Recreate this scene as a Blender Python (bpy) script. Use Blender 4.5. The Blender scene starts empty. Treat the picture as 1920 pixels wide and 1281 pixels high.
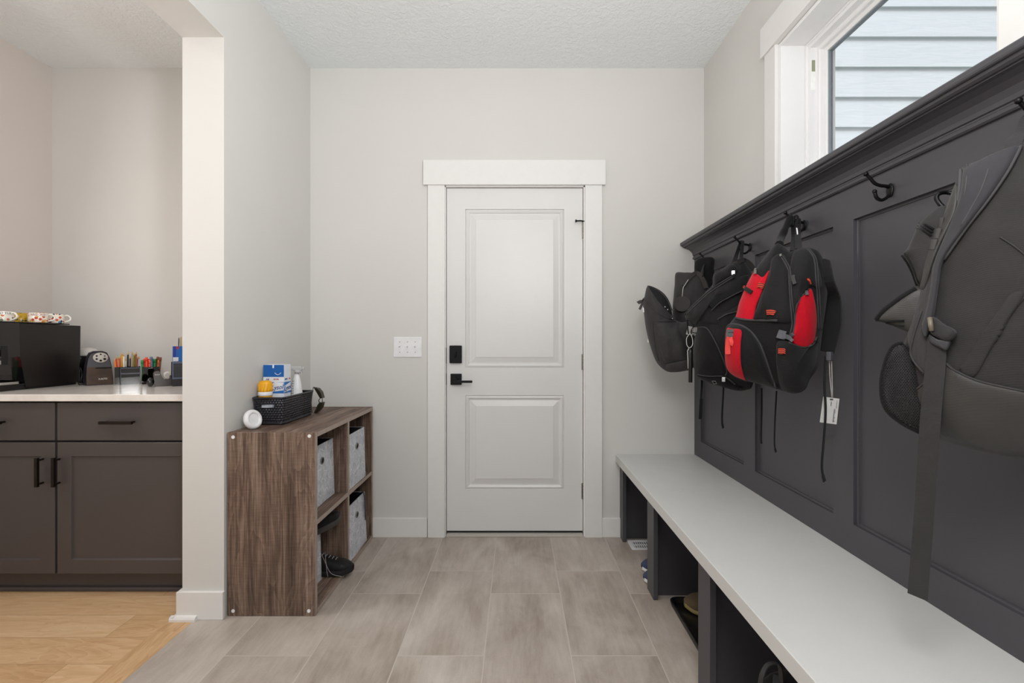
import bpy, bmesh, math, random
from mathutils import Vector, Matrix, Euler, noise
random.seed(7)
SC = bpy.context.scene
COL = SC.collection
PI = math.pi
# ------------------------------------------------------------------ camera model
F = 853.0; VX = 969.0; VY = 641.0; H = 1.148
D = 2.682                      # back wall
XL, XR = -1.217, 1.104         # mud room side walls
ZC = 2.761                     # ceiling

def at(px, py, y):
    return Vector(((px - VX) * y / F, y, H - (py - VY) * y / F))
def ray(px, py):
    return Vector(((px - VX) / F, 1.0, -(py - VY) / F))
ORG = Vector((0, 0, H))

cam = bpy.data.cameras.new('camera'); co = bpy.data.objects.new('camera', cam); COL.objects.link(co)
co.location = ORG; co.rotation_euler = (PI / 2, 0, 0)
cam.sensor_width = 36; cam.lens = 36 * F / 1920.0
cam.shift_x = -(VX - 960) / 1920.0; cam.shift_y = (VY - 640.5) / 1920.0
cam.clip_start = 0.02
SC.camera = co

# ------------------------------------------------------------------ materials
MATS = {}
def s2l(c):
    return tuple((v / 255.0 / 12.92) if v / 255.0 <= 0.04045 else ((v / 255.0 + 0.055) / 1.055) ** 2.4 for v in c)
def rgb(r, g, b): return s2l((r, g, b)) + (1.0,)

class NT:
    def __init__(self, name):
        self.m = bpy.data.materials.new(name); self.m.use_nodes = True
        self.t = self.m.node_tree; self.t.nodes.clear()
        self.out = self.n('ShaderNodeOutputMaterial')
        self.p = self.n('ShaderNodeBsdfPrincipled')
        self.l(self.p.outputs[0], self.out.inputs[0])
        self._tc = None
    def n(self, t, **kw):
        x = self.t.nodes.new(t)
        for k, v in kw.items(): setattr(x, k, v)
        return x
    def l(self, a, b): self.t.links.new(a, b)
    def setp(self, **kw):
        for k, v in kw.items(): self.p.inputs[k.replace('_', ' ')].default_value = v
    def coord(self, scale=(1, 1, 1), loc=(0, 0, 0), rot=(0, 0, 0), kind='Object'):
        if not self._tc: self._tc = self.n('ShaderNodeTexCoord')
        mp = self.n('ShaderNodeMapping')
        mp.inputs['Scale'].default_value = scale; mp.inputs['Location'].default_value = loc; mp.inputs['Rotation'].default_value = rot
        self.l(self._tc.outputs[kind], mp.inputs[0]); return mp.outputs[0]
    def noise(self, vec, scale, detail=4, rough=0.55, dist=0.0):
        x = self.n('ShaderNodeTexNoise'); x.inputs['Scale'].default_value = scale; x.inputs['Detail'].default_value = detail
        x.inputs['Roughness'].default_value = rough; x.inputs['Distortion'].default_value = dist
        if vec is not None: self.l(vec, x.inputs['Vector'])
        return x
    def ramp(self, fac, stops):
        r = self.n('ShaderNodeValToRGB'); e = r.color_ramp.elements
        while len(e) < len(stops): e.new(0.5)
        for k, (p, c) in enumerate(stops): e[k].position = p; e[k].color = c
        self.l(fac, r.inputs[0]); return r.outputs[0]
    def mix(self, fac, a, b, mode='MIX'):
        x = self.n('ShaderNodeMix', data_type='RGBA', blend_type=mode)
        for s, v in ((0, fac), (6, a), (7, b)):
            if isinstance(v, (int, float)): x.inputs[s].default_value = v
            elif isinstance(v, tuple): x.inputs[s].default_value = v
            else: self.l(v, x.inputs[s])
        return x.outputs[2]
    def math(self, op, a, b=None):
        x = self.n('ShaderNodeMath', operation=op)
        for s, v in ((0, a), (1, b)):
            if v is None: continue
            if isinstance(v, (int, float)): x.inputs[s].default_value = v
            else: self.l(v, x.inputs[s])
        return x.outputs[0]
    def bump(self, h, strength=0.2, dist=0.002):
        b = self.n('ShaderNodeBump'); b.inputs['Strength'].default_value = strength; b.inputs['Distance'].default_value = dist
        self.l(h, b.inputs['Height']); self.l(b.outputs[0], self.p.inputs['Normal'])

def plain(name, c, rough=0.5, metal=0.0, spec=0.5, var=0.04, nscale=30, bump=0.0, bscale=200, bdist=0.0006, coat=0.0):
    if name in MATS: return MATS[name]
    k = NT(name); col = rgb(*c)
    nz = k.noise(k.coord(), nscale, 3)
    lo = tuple(v * (1 - var) for v in col[:3]) + (1,); hi = tuple(min(1, v * (1 + var)) for v in col[:3]) + (1,)
    k.l(k.ramp(nz.outputs[0], [(0.3, lo), (0.7, hi)]), k.p.inputs['Base Color'])
    k.setp(Roughness=rough, Metallic=metal); k.p.inputs['Specular IOR Level'].default_value = spec
    k.p.inputs['Coat Weight'].default_value = coat
    if bump: k.bump(k.noise(k.coord(), bscale, 3).outputs[0], bump, bdist)
    MATS[name] = k.m; return k.m

def fabric(name, c, rough=0.9, twill=1500, var=0.14, spec=0.25, rib=None, crease=0.35):
    if name in MATS: return MATS[name]
    k = NT(name); col = rgb(*c)
    nz = k.noise(k.coord(), 14, 5, 0.6)
    lo = tuple(v * (1 - var) for v in col[:3]) + (1,); hi = tuple(min(1, v * (1 + var)) for v in col[:3]) + (1,)
    k.l(k.ramp(nz.outputs[0], [(0.3, lo), (0.7, hi)]), k.p.inputs['Base Color'])
    k.setp(Roughness=rough); k.p.inputs['Specular IOR Level'].default_value = spec
    k.p.inputs['Sheen Weight'].default_value = 0.08
    w = k.n('ShaderNodeTexWave'); w.inputs['Scale'].default_value = twill / 10 if rib is None else rib
    w.inputs['Distortion'].default_value = 0.3 if rib is None else 0.0
    w.bands_direction = 'DIAGONAL' if rib is None else 'X'
    k.l(k.coord(rot=(0, 0, 0) if rib is None else (0, 0, -0.75)), w.inputs['Vector'])
    big = k.noise(k.coord(scale=(1, 1, 0.6)), 18, 5, 0.6, 0.8)
    h = k.math('ADD', k.math('MULTIPLY', w.outputs[0], 0.06 if rib is None else 0.25), k.math('MULTIPLY', big.outputs[0], 1.0))
    k.bump(h, crease, 0.012)
    MATS[name] = k.m; return k.m

WALL = plain('wall_paint', (211, 209.5, 206), 0.75, var=0.012, nscale=3, bump=0.08, bscale=260)
WALL_WARM = plain('nook_paint', (209, 201, 196), 0.75, var=0.012, nscale=3, bump=0.08, bscale=260)
TRIM = plain('trim_white', (226, 225, 223), 0.38, var=0.01)
DOORM = plain('door_white', (219, 218, 217), 0.36, var=0.012, nscale=4)
JAMB = plain('window_white', (236, 236, 237), 0.35, var=0.008)
PANELM = plain('charcoal_paint', (69, 68, 72), 0.42, var=0.03, nscale=5, bump=0.05, bscale=90)
CABM = plain('cabinet_paint', (73, 67, 66), 0.40, var=0.03, nscale=4)
BLACKM = plain('black_metal', (22, 21, 22), 0.35, 0.6)
BRONZE = plain('dark_bronze', (48, 42, 38), 0.33, 0.85)
NICKEL = plain('satin_nickel', (150, 147, 142), 0.3, 1.0)
SILVER = plain('bright_metal', (205, 205, 205), 0.22, 1.0)
BENCHM = plain('bench_laminate', (205, 205, 203), 0.42, var=0.015, nscale=12)
WHITEP = plain('white_plastic', (232, 232, 234), 0.35)
GREYP = plain('grey_plastic', (150, 150, 152), 0.4)
BLKP = plain('black_plastic', (19, 18, 19), 0.32)
BLKGLOSS = plain('gloss_black', (16, 14, 15), 0.08, coat=0.5)
DARKB = plain('coffee_machine_brown', (24, 19, 18), 0.38, var=0.05)
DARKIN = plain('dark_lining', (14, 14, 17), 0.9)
RUBBER = plain('rubber_black', (20, 20, 21), 0.7)
GREYFRAME = plain('vinyl_gasket', (128, 136, 144), 0.5)

def mk_ceiling():
    k = NT('ceiling_knockdown'); k.p.inputs['Base Color'].default_value = rgb(230, 234, 236); k.setp(Roughness=0.9)
    a = k.noise(k.coord(), 48, 4, 0.55, 0.6)
    r = k.ramp(a.outputs[0], [(0.42, (0, 0, 0, 1)), (0.6, (1, 1, 1, 1))])
    k.bump(r, 0.38, 0.004); return k.m
CEIL = mk_ceiling()

def mk_tile():
    k = NT('floor_tile')
    tc = k.n('ShaderNodeTexCoord'); sp = k.n('ShaderNodeSeparateXYZ'); k.l(tc.outputs['Object'], sp.inputs[0])
    cb = k.n('ShaderNodeCombineXYZ')
    k.l(k.math('ADD', sp.outputs[1], 1.412), cb.inputs[0]); k.l(k.math('ADD', sp.outputs[0], 3.289), cb.inputs[1])
    b = k.n('ShaderNodeTexBrick'); k.l(cb.outputs[0], b.inputs['Vector'])
    b.offset = 0.333; b.offset_frequency = 2; b.squash = 1.0
    for nme, v in (('Scale', 1), ('Mortar Size', 0.0022), ('Mortar Smooth', 0.1), ('Bias', 0), ('Brick Width', 0.615), ('Row Height', 0.317)): b.inputs[nme].default_value = v
    b.inputs['Color1'].default_value = (0, 0, 0, 1); b.inputs['Color2'].default_value = (1, 1, 1, 1); b.inputs['Mortar'].default_value = (0.5, 0.5, 0.5, 1)
    # each tile gets its own slice of the cloudy pattern
    off = k.n('ShaderNodeCombineXYZ'); k.l(k.math('MULTIPLY', b.outputs['Color'], 37.0), off.inputs[2])
    va = k.n('ShaderNodeVectorMath', operation='ADD'); k.l(k.coord(scale=(1, 0.45, 1)), va.inputs[0]); k.l(off.outputs[0], va.inputs[1])
    n1 = k.noise(va.outputs[0], 5.5, 6, 0.6, 0.4); n2 = k.noise(k.coord(scale=(1, 0.12, 1)), 55, 4, 0.6)
    n3 = k.noise(k.coord(), 160, 3, 0.6)
    f = k.math('ADD', k.math('MULTIPLY', n1.outputs[0], 0.72), k.math('MULTIPLY', n2.outputs[0], 0.2))
    f = k.math('ADD', f, k.math('MULTIPLY', n3.outputs[0], 0.08))
    f = k.math('ADD', f, k.math('MULTIPLY', b.outputs['Color'], 0.05))
    c = k.ramp(f, [(0.36, rgb(148, 136, 125)), (0.52, rgb(174, 163, 153)), (0.68, rgb(194, 185, 176))])
    c2 = k.mix(b.outputs['Fac'], c, rgb(190, 182, 173))
    k.l(c2, k.p.inputs['Base Color']); k.setp(Roughness=0.42)
    k.p.inputs['Specular IOR Level'].default_value = 0.4
    inv = k.math('SUBTRACT', 1.0, b.outputs['Fac']); k.bump(inv, 0.25, 0.0015); return k.m
TILE = mk_tile()

def mk_oak(name, along_x=True, c=((186, 146, 105), (208, 171, 129), (222, 190, 152)), planks=True):
    k = NT(name)
    tc = k.n('ShaderNodeTexCoord'); sp = k.n('ShaderNodeSeparateXYZ'); k.l(tc.outputs['Object'], sp.inputs[0])
    cb = k.n('ShaderNodeCombineXYZ')
    ix, iy = (0, 1) if along_x else (1, 0)
    k.l(k.math('ADD', sp.outputs[ix], 7.77), cb.inputs[0]); k.l(k.math('ADD', sp.outputs[iy], 2.621), cb.inputs[1])
    b = k.n('ShaderNodeTexBrick'); k.l(cb.outputs[0], b.inputs['Vector'])
    b.offset = 0.37; b.offset_frequency = 2
    for nme, v in (('Scale', 1), ('Mortar Size', 0.0007 if planks else 0.0), ('Mortar Smooth', 0), ('Bias', 0), ('Brick Width', 1.7), ('Row Height', 0.1462)): b.inputs[nme].default_value = v
    b.inputs['Color1'].default_value = (0, 0, 0, 1); b.inputs['Color2'].default_value = (1, 1, 1, 1); b.inputs['Mortar'].default_value = (0, 0, 0, 1)
    off = k.n('ShaderNodeCombineXYZ'); k.l(k.math('MULTIPLY', b.outputs['Color'], 23.0), off.inputs[2])
    va = k.n('ShaderNodeVectorMath', operation='ADD')
    k.l(k.coord(scale=(0.16, 1, 1) if along_x else (1, 0.16, 1)), va.inputs[0]); k.l(off.outputs[0], va.inputs[1])
    n1 = k.noise(va.outputs[0], 26, 6, 0.62, 1.2); n2 = k.noise(va.outputs[0], 7, 3, 0.5, 2.2)
    w = k.math('FRACT', k.math('MULTIPLY', n2.outputs[0], 9.0))
    f = k.math('ADD', k.math('MULTIPLY', n1.outputs[0], 0.6), k.math('MULTIPLY', w, 0.14))
    f = k.math('ADD', f, k.math('MULTIPLY', b.outputs['Color'], 0.22))
    col = k.ramp(f, [(0.25, rgb(*c[0])), (0.48, rgb(*c[1])), (0.7, rgb(*c[2]))])
    k.l(k.mix(b.outputs['Fac'], col, rgb(150, 112, 78)), k.p.inputs['Base Color']); k.setp(Roughness=0.42)
    k.bump(f, 0.05, 0.001); return k.m
OAK = mk_oak('oak_planks'); OAKB = mk_oak('oak_border', False, planks=False)

def mk_walnut(name, axis):     # axis along which the grain runs
    k = NT(name)
    def S(a, o=1.0): return tuple(a if i == axis else o for i in range(3))
    n1 = k.noise(k.coord(scale=S(0.035)), 130, 6, 0.6, 0.3)          # fine streaks
    n3 = k.noise(k.coord(scale=S(0.06)), 16, 3, 0.5, 0.5)            # broad bands
    n2 = k.noise(k.coord(scale=S(0.16)), 8, 3, 0.5, 0.8)             # cathedral figure
    w = k.math('FRACT', k.math('MULTIPLY', n2.outputs[0], 11.0))
    n4 = k.noise(k.coord(scale=S(3.0, 0.3)), 55, 3, 0.6)             # cross flecks
    f = k.math('ADD', k.math('MULTIPLY', n1.outputs[0], 0.50), k.math('MULTIPLY', n3.outputs[0], 0.42))
    f = k.math('ADD', f, k.math('MULTIPLY', w, 0.07))
    f = k.math('ADD', f, k.math('MULTIPLY', n4.outputs[0], 0.10))
    c = k.ramp(f, [(0.42, rgb(62, 46, 38)), (0.52, rgb(96, 76, 64)), (0.61, rgb(124, 103, 89)), (0.72, rgb(156, 135, 120))])
    k.l(c, k.p.inputs['Base Color']); k.setp(Roughness=0.55); k.bump(n1.outputs[0], 0.12, 0.001); return k.m
WN = [mk_walnut('grey_walnut_x', 0), mk_walnut('grey_walnut_y', 1), mk_walnut('grey_walnut_z', 2)]
WEDGE = plain('laminate_edge', (166, 151, 140), 0.55, var=0.08, nscale=40)

def mk_quartz():
    k = NT('white_quartz'); n = k.noise(k.coord(), 6, 6, 0.6, 1.5)
    k.l(k.ramp(n.outputs[0], [(0.35, rgb(220, 214, 208)), (0.6, rgb(232, 228, 223))]), k.p.inputs['Base Color'])
    k.setp(Roughness=0.12); return k.m
QUARTZ = mk_quartz()

def mk_siding():
    k = NT('fibre_cement_siding'); n = k.noise(k.coord(scale=(0.12, 1, 1)), 45, 5, 0.6, 1.0)
    k.l(k.ramp(n.outputs[0], [(0.3, rgb(222, 231, 239)), (0.7, rgb(231, 239, 246))]), k.p.inputs['Base Color'])
    k.setp(Roughness=0.6); k.bump(n.outputs[0], 0.5, 0.003); return k.m
SIDING = mk_siding()

def mk_glass(name='clear_glass', tint=(1, 1, 1, 1), refl=0.06):
    k = NT(name); k.t.nodes.remove(k.p)
    tr = k.n('ShaderNodeBsdfTransparent'); tr.inputs[0].default_value = tint
    gl = k.n('ShaderNodeBsdfGlossy'); gl.inputs['Roughness'].default_value = 0.02
    mx = k.n('ShaderNodeMixShader'); mx.inputs[0].default_value = refl
    k.l(tr.outputs[0], mx.inputs[1]); k.l(gl.outputs[0], mx.inputs[2]); k.l(mx.outputs[0], k.out.inputs[0]); return k.m
GLASS = mk_glass(); SMOKE = mk_glass('smoky_plastic', (0.06, 0.065, 0.08, 1), 0.07); SMOKEB = mk_glass('blue_smoky_plastic', (0.30, 0.36, 0.48, 1), 0.10)
LENS = plain('sunglass_lens', (46, 44, 30), 0.08, coat=0.4)

def mk_bin():
    k = NT('grey_print_fabric')
    v = k.n('ShaderNodeTexVoronoi', feature='DISTANCE_TO_EDGE'); v.inputs['Scale'].default_value = 26
    k.l(k.coord(scale=(1, 1, 0.8), rot=(0.2, 0.3, 0.4)), v.inputs['Vector'])
    v2 = k.n('ShaderNodeTexVoronoi', feature='DISTANCE_TO_EDGE'); v2.inputs['Scale'].default_value = 44
    k.l(k.coord(rot=(0.9, 0.5, 0.1)), v2.inputs['Vector'])
    n = k.noise(k.coord(), 24, 5, 0.7)
    base = k.ramp(n.outputs[0], [(0.32, rgb(168, 172, 180)), (0.68, rgb(212, 215, 221))])
    l1 = k.ramp(v.outputs[0], [(0.0, (1, 1, 1, 1)), (0.03, (0, 0, 0, 1))]); l2 = k.ramp(v2.outputs[0], [(0.0, (0.7, 0.7, 0.7, 1)), (0.03, (0, 0, 0, 1))])
    c = k.mix(l1, base, rgb(240, 241, 243)); c = k.mix(l2, c, rgb(220, 221, 225))
    k.l(c, k.p.inputs['Base Color']); k.setp(Roughness=0.85); k.bump(n.outputs[0], 0.15, 0.001); return k.m
BINM = mk_bin()

def mk_perf():
    k = NT('woven_black_plastic'); k.p.inputs['Base Color'].default_value = rgb(26, 26, 34); k.setp(Roughness=0.35)
    c = NT.coord(k)
    sp = k.n('ShaderNodeSeparateXYZ'); k.l(c, sp.inputs[0])
    u = k.math('ADD', sp.outputs[0], sp.outputs[1])
    fu = k.math('FRACT', k.math('MULTIPLY', u, 78.0)); row = k.math('MULTIPLY', sp.outputs[2], 92.0)
    fr = k.math('FRACT', row)
    sh = k.math('MULTIPLY', k.math('FLOOR', row), 0.5)
    fu = k.math('FRACT', k.math('ADD', k.math('MULTIPLY', u, 78.0), sh))
    du = k.math('ABSOLUTE', k.math('SUBTRACT', fu, 0.5)); dv = k.math('ABSOLUTE', k.math('SUBTRACT', fr, 0.5))
    s = k.math('ADD', du, dv); hole = k.math('LESS_THAN', s, 0.17)
    k.bump(s, 0.8, 0.004)
    tr = k.n('ShaderNodeBsdfTransparent'); mx = k.n('ShaderNodeMixShader')
    k.l(hole, mx.inputs[0]); k.l(k.p.outputs[0], mx.inputs[1]); k.l(tr.outputs[0], mx.inputs[2]); k.l(mx.outputs[0], k.out.inputs[0])
    return k.m
PERF = mk_perf()
def mk_net():
    k = NT('mesh_net'); k.p.inputs['Base Color'].default_value = rgb(24, 23, 24); k.setp(Roughness=0.8)
    sp = k.n('ShaderNodeSeparateXYZ'); k.l(k.coord(), sp.inputs[0])
    u = k.math('SUBTRACT', k.math('MULTIPLY', sp.outputs[0], .67), k.math('MULTIPLY', sp.outputs[1], .74))
    row = k.math('MULTIPLY', sp.outputs[2], 300.0)
    fu = k.math('FRACT', k.math('ADD', k.math('MULTIPLY', u, 260.0), k.math('MULTIPLY', k.math('FLOOR', row), 0.5)))
    du = k.math('ABSOLUTE', k.math('SUBTRACT', fu, 0.5)); dv = k.math('ABSOLUTE', k.math('SUBTRACT', k.math('FRACT', row), 0.5))
    hole = k.math('LESS_THAN', k.math('ADD', du, dv), 0.38)
    tr = k.n('ShaderNodeBsdfTransparent'); mx = k.n('ShaderNodeMixShader')
    k.l(hole, mx.inputs[0]); k.l(k.p.outputs[0], mx.inputs[1]); k.l(tr.outputs[0], mx.inputs[2]); k.l(mx.outputs[0], k.out.inputs[0])
    return k.m
NET = mk_net()
def mk_mugprint(name, cols, bg=(236, 230, 220)):
    k = NT(name); v = k.n('ShaderNodeTexVoronoi'); v.inputs['Scale'].default_value = 75
    k.l(k.coord(), v.inputs['Vector'])
    h = k.n('ShaderNodeSeparateColor'); k.l(v.outputs['Color'], h.inputs[0])
    r = k.n('ShaderNodeValToRGB'); r.color_ramp.interpolation = 'CONSTANT'; e = r.color_ramp.elements
    st = [bg] + cols
    while len(e) < len(st): e.new(0.5)
    for i, c in enumerate(st): e[i].position = i / len(st); e[i].color = rgb(*c)
    k.l(h.outputs[0], r.inputs[0])
    inside = k.math('LESS_THAN', v.outputs['Distance'], 0.5)
    k.l(k.mix(inside, rgb(*bg), r.outputs[0]), k.p.inputs['Base Color']); k.setp(Roughness=0.2); return k.m
CERAM = plain('white_ceramic', (236, 232, 224), 0.2)

BAGBLK = fabric('black_nylon', (21, 20, 21), 0.8, spec=0.3)
BAGBLK2 = fabric('black_polyester', (17, 16, 17), 0.85)
BAGGREY1 = fabric('charcoal_nylon', (47, 45, 45), 0.72, spec=0.35)
BAGGREY = fabric('grey_polyester', (42, 40, 40), 0.75, spec=0.3, crease=0.18)
BAGGREYL = fabric('grey_coated_cloth', (51, 49, 47), 0.5, spec=0.4, crease=0.12)
BAGMESH = fabric('grey_air_mesh', (57, 56, 59), 0.9, crease=0.1)
BAGRIB = fabric('grey_ribbed', (57, 55, 56), 0.8, rib=70, crease=0.3)
RED = fabric('red_canvas', (186, 8, 32), 0.85, var=0.06, spec=0.2)
REDRIB = fabric('red_ripstop', (178, 8, 30), 0.85, var=0.08, spec=0.2)
CORAL = plain('coral_tab', (214, 62, 56), 0.7)
def mk_orange():
    k = NT('orange_webbing'); w = k.n('ShaderNodeTexWave'); w.inputs['Scale'].default_value = 110; w.bands_direction = 'DIAGONAL'; k.l(k.coord(), w.inputs['Vector'])
    k.l(k.ramp(w.outputs[0], [(0.35, rgb(60, 20, 16)), (0.55, rgb(206, 62, 36))]), k.p.inputs['Base Color']); k.setp(Roughness=0.8); return k.m
ORANGE = mk_orange()
WEB = fabric('black_webbing', (20, 20, 22), 0.85)
WEBGREY = fabric('grey_webbing', (50, 48, 49), 0.85, rib=80, crease=0.35)
PIPE = plain('piping_grey', (52, 51, 52), 0.75)
BUCKLE = plain('buckle_grey', (84, 84, 90), 0.45)

# ------------------------------------------------------------------ mesh builder
OFF = {}
class B:
    def __init__(self):
        self.v = []; self.f = []; self.mi = []; self.sm = []
    def add(self, verts, faces, mat=0, smooth=False):
        o = len(self.v); self.v += [Vector(p) for p in verts]
        for fc in faces: self.f.append([i + o for i in fc]); self.mi.append(mat); self.sm.append(smooth)
        return self
    def box(self, x0, x1, y0, y1, z0, z1, bev=0.0, mat=0, M=None, seg=2):
        bm = bmesh.new()
        vs = [bm.verts.new((x, y, z)) for x in (x0, x1) for y in (y0, y1) for z in (z0, z1)]
        for q in ((0, 1, 3, 2), (4, 6, 7, 5), (0, 4, 5, 1), (2, 3, 7, 6), (0, 2, 6, 4), (1, 5, 7, 3)): bm.faces.new([vs[i] for i in q])
        if bev > 0: bmesh.ops.bevel(bm, geom=list(bm.edges), offset=bev, segments=seg, profile=0.5, affect='EDGES')
        bm.verts.index_update()
        V = [(M @ v.co) if M else v.co.copy() for v in bm.verts]
        Fc = [[v.index for v in f.verts] for f in bm.faces]; bm.free()
        return self.add(V, Fc, mat, False)
    def grid(self, rows, closed_u=False, closed_v=False, mat=0, smooth=True):
        n = len(rows); m = len(rows[0]); V = [p for r in rows for p in r]; Fc = []
        for i in range(n if closed_v else n - 1):
            for j in range(m if closed_u else m - 1):
                a, b = i * m + j, i * m + (j + 1) % m; c, d = ((i + 1) % n) * m + (j + 1) % m, ((i + 1) % n) * m + j
                Fc.append([a, b, c, d])
        return self.add(V, Fc, mat, smooth)
    def tube(self, path, r, n=8, closed=False, mat=0, caps=True):
        path = [Vector(p) for p in path]; N = len(path); rows = []
        rr = r if isinstance(r, (list, tuple)) else [r] * N
        t0 = (path[1] - path[0]).normalized(); up = Vector((0, 0, 1)) if abs(t0.z) < 0.9 else Vector((1, 0, 0))
        a = t0.cross(up).normalized()
        for i in range(N):
            if closed: t = (path[(i + 1) % N] - path[i - 1])
            else: t = path[min(i + 1, N - 1)] - path[max(i - 1, 0)]
            t = t.normalized() if t.length > 1e-9 else t0
            a = (a - t * a.dot(t)); a = a.normalized() if a.length > 1e-6 else t.orthogonal().normalized()
            b = t.cross(a)
            rows.append([path[i] + (a * math.cos(q * 2 * PI / n) + b * math.sin(q * 2 * PI / n)) * rr[i] for q in range(n)])
        self.grid(rows, True, closed, mat, True)
        if caps and not closed:
            o = len(self.v) - N * n
            self.f.append([o + q for q in range(n)]); self.mi.append(mat); self.sm.append(False)
            self.f.append([o + (N - 1) * n + q for q in range(n)][::-1]); self.mi.append(mat); self.sm.append(False)
        return self
    def ball(self, c, r, n=10, sc=(1, 1, 1), mat=0):
        c = Vector(c); rows = []
        for i in range(n + 1):
            th = PI * i / n
            rows.append([c + Vector((r * sc[0] * math.sin(th) * math.cos(2 * PI * j / (2 * n)), r * sc[1] * math.sin(th) * math.sin(2 * PI * j / (2 * n)), r * sc[2] * math.cos(th))) for j in range(2 * n)])
        return self.grid(rows, True, False, mat, True)
    def lathe(self, prof, n=24, M=None, mat=0, smooth=True, cap=True):
        rows = []
        for r, z in prof:
            row = [Vector((r * math.cos(2 * PI * j / n), r * math.sin(2 * PI * j / n), z)) for j in range(n)]
            rows.append([M @ p for p in row] if M else row)
        self.grid(rows, True, False, mat, smooth)
        if cap:
            o = len(self.v) - len(rows) * n
            self.f.append([o + q for q in range(n)]); self.mi.append(mat); self.sm.append(False)
            self.f.append([o + (len(rows) - 1) * n + q for q in range(n)]); self.mi.append(mat); self.sm.append(False)
        return self
    def prism(self, pts, vec, mat=0, smooth=False):
        n = len(pts); A = [Vector(p) for p in pts]; Bv = [p + Vector(vec) for p in A]
        Fc = [list(range(n)), list(range(2 * n - 1, n - 1, -1))] + [[i, (i + 1) % n, n + (i + 1) % n, n + i] for i in range(n)]
        return self.add(A + Bv, Fc, mat, smooth)
    def ribbon(self, path, wdir, width, thick, mat=0):
        """flat band along path; wdir a vector or list of them"""
        path = [Vector(p) for p in path]; N = len(path); rows = []
        for i in range(N):
            t = (path[min(i + 1, N - 1)] - path[max(i - 1, 0)]).normalized()
            w = Vector(wdir[i] if isinstance(wdir, list) else wdir); w = (w - t * w.dot(t)).normalized(); nn = t.cross(w)
            ww = (width[i] if isinstance(width, (list, tuple)) else width) / 2; h = thick / 2
            rows.append([path[i] + w * a * ww + nn * b * h for a, b in ((-1, -.6), (-.9, -1), (.9, -1), (1, -.6), (1, .6), (.9, 1), (-.9, 1), (-1, .6))])
        self.grid(rows, True, False, mat, False)
        o = len(self.v) - N * 8
        self.f.append([o + q for q in range(8)]); self.mi.append(mat); self.sm.append(False)
        self.f.append([o + (N - 1) * 8 + q for q in range(8)][::-1]); self.mi.append(mat); self.sm.append(False)
        return self
    def xf(self, M):
        self.v = [M @ p for p in self.v]; return self
    def build(self, name, mats, parent=None, label=None, cat=None, group=None, kind=None, origin=None):
        if not isinstance(mats, (list, tuple)): mats = [mats]
        if parent is not None: off = OFF.get(parent.name, Vector((0, 0, 0)))
        elif origin is not None: off = Vector(origin)
        else:
            xs = [p.x for p in self.v]; ys = [p.y for p in self.v]; zs = [p.z for p in self.v]
            off = Vector(((min(xs) + max(xs)) / 2, (min(ys) + max(ys)) / 2, min(zs)))
        me = bpy.data.meshes.new(name); me.from_pydata([p - off for p in self.v], [], self.f)
        for m in mats: me.materials.append(m)
        me.polygons.foreach_set('material_index', self.mi); me.polygons.foreach_set('use_smooth', self.sm); me.update()
        bm = bmesh.new(); bm.from_mesh(me); bmesh.ops.recalc_face_normals(bm, faces=bm.faces); bm.to_mesh(me); bm.free()
        o = bpy.data.objects.new(name, me); COL.objects.link(o)
        if parent is not None: o.parent = parent
        else: o.location = off
        OFF[o.name] = off
        props(o, label, cat, group, kind); return o
def props(o, label=None, cat=None, group=None, kind=None):
    if label: o['label'] = label
    if cat: o['category'] = cat
    if group: o['group'] = group
    if kind: o['kind'] = kind
    return o
def thing(name, label, cat, loc=(0, 0, 0), group=None):
    o = bpy.data.objects.new(name, None); COL.objects.link(o); o.location = loc; o.empty_display_size = 0.05
    OFF[o.name] = Vector(loc); return props(o, label, cat, group)
def structure(b, name, mats, label=None):
    return b.build(name, mats, label=label, kind='structure', origin=(0, 0, 0))
def copy_tree(o, parent=None):
    c = o.copy(); COL.objects.link(c)
    if parent is not None: c.parent = parent
    OFF[c.name] = OFF.get(o.name, Vector((0, 0, 0)))
    for ch in list(o.children): copy_tree(ch, c)
    return c
def text_geo(s, size, extrude=0.0):
    cu = bpy.data.curves.new('lettering', 'FONT'); cu.body = s; cu.size = size; cu.align_x = 'CENTER'; cu.align_y = 'CENTER'; cu.extrude = extrude
    cu.resolution_u = 3
    o = bpy.data.objects.new('lettering', cu); COL.objects.link(o)
    dg = bpy.context.evaluated_depsgraph_get(); dg.update()
    me = bpy.data.meshes.new_from_object(o.evaluated_get(dg))
    V = [v.co.copy() for v in me.vertices]; Fc = [list(p.vertices) for p in me.polygons]
    bpy.data.objects.remove(o); bpy.data.curves.remove(cu); bpy.data.meshes.remove(me)
    return V, Fc
def text_plane(b, s, size, origin, u, v, mat=0, shear=0.0, extrude=0.0006, width=None):
    V, Fc = text_geo(s, size, extrude)
    u = Vector(u).normalized(); v = Vector(v).normalized(); n = u.cross(v)
    if width:
        w = max(p.x for p in V) - min(p.x for p in V); k = width / max(w, 1e-6)
    else: k = 1
    b.add([Vector(origin) + u * (p.x * k + shear * p.y) + v * p.y + n * p.z for p in V], Fc, mat); return b

def smoothc(pts, per=6, closed=True):
    """Catmull-Rom through 2D / 3D points"""
    P = [Vector(p) for p in pts]; n = len(P); out = []
    rng = range(n) if closed else range(n - 1)
    for i in rng:
        if closed: p0, p1, p2, p3 = P[i - 1], P[i], P[(i + 1) % n], P[(i + 2) % n]
        else: p0, p1, p2, p3 = P[max(i - 1, 0)], P[i], P[i + 1], P[min(i + 2, n - 1)]
        for k in range(per):
            t = k / per
            out.append(0.5 * ((2 * p1) + (p2 - p0) * t + (2 * p0 - 5 * p1 + 4 * p2 - p3) * t * t + (3 * p1 - p0 - 3 * p2 + p3) * t ** 3))
    if not closed: out.append(P[-1])
    return out

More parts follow.
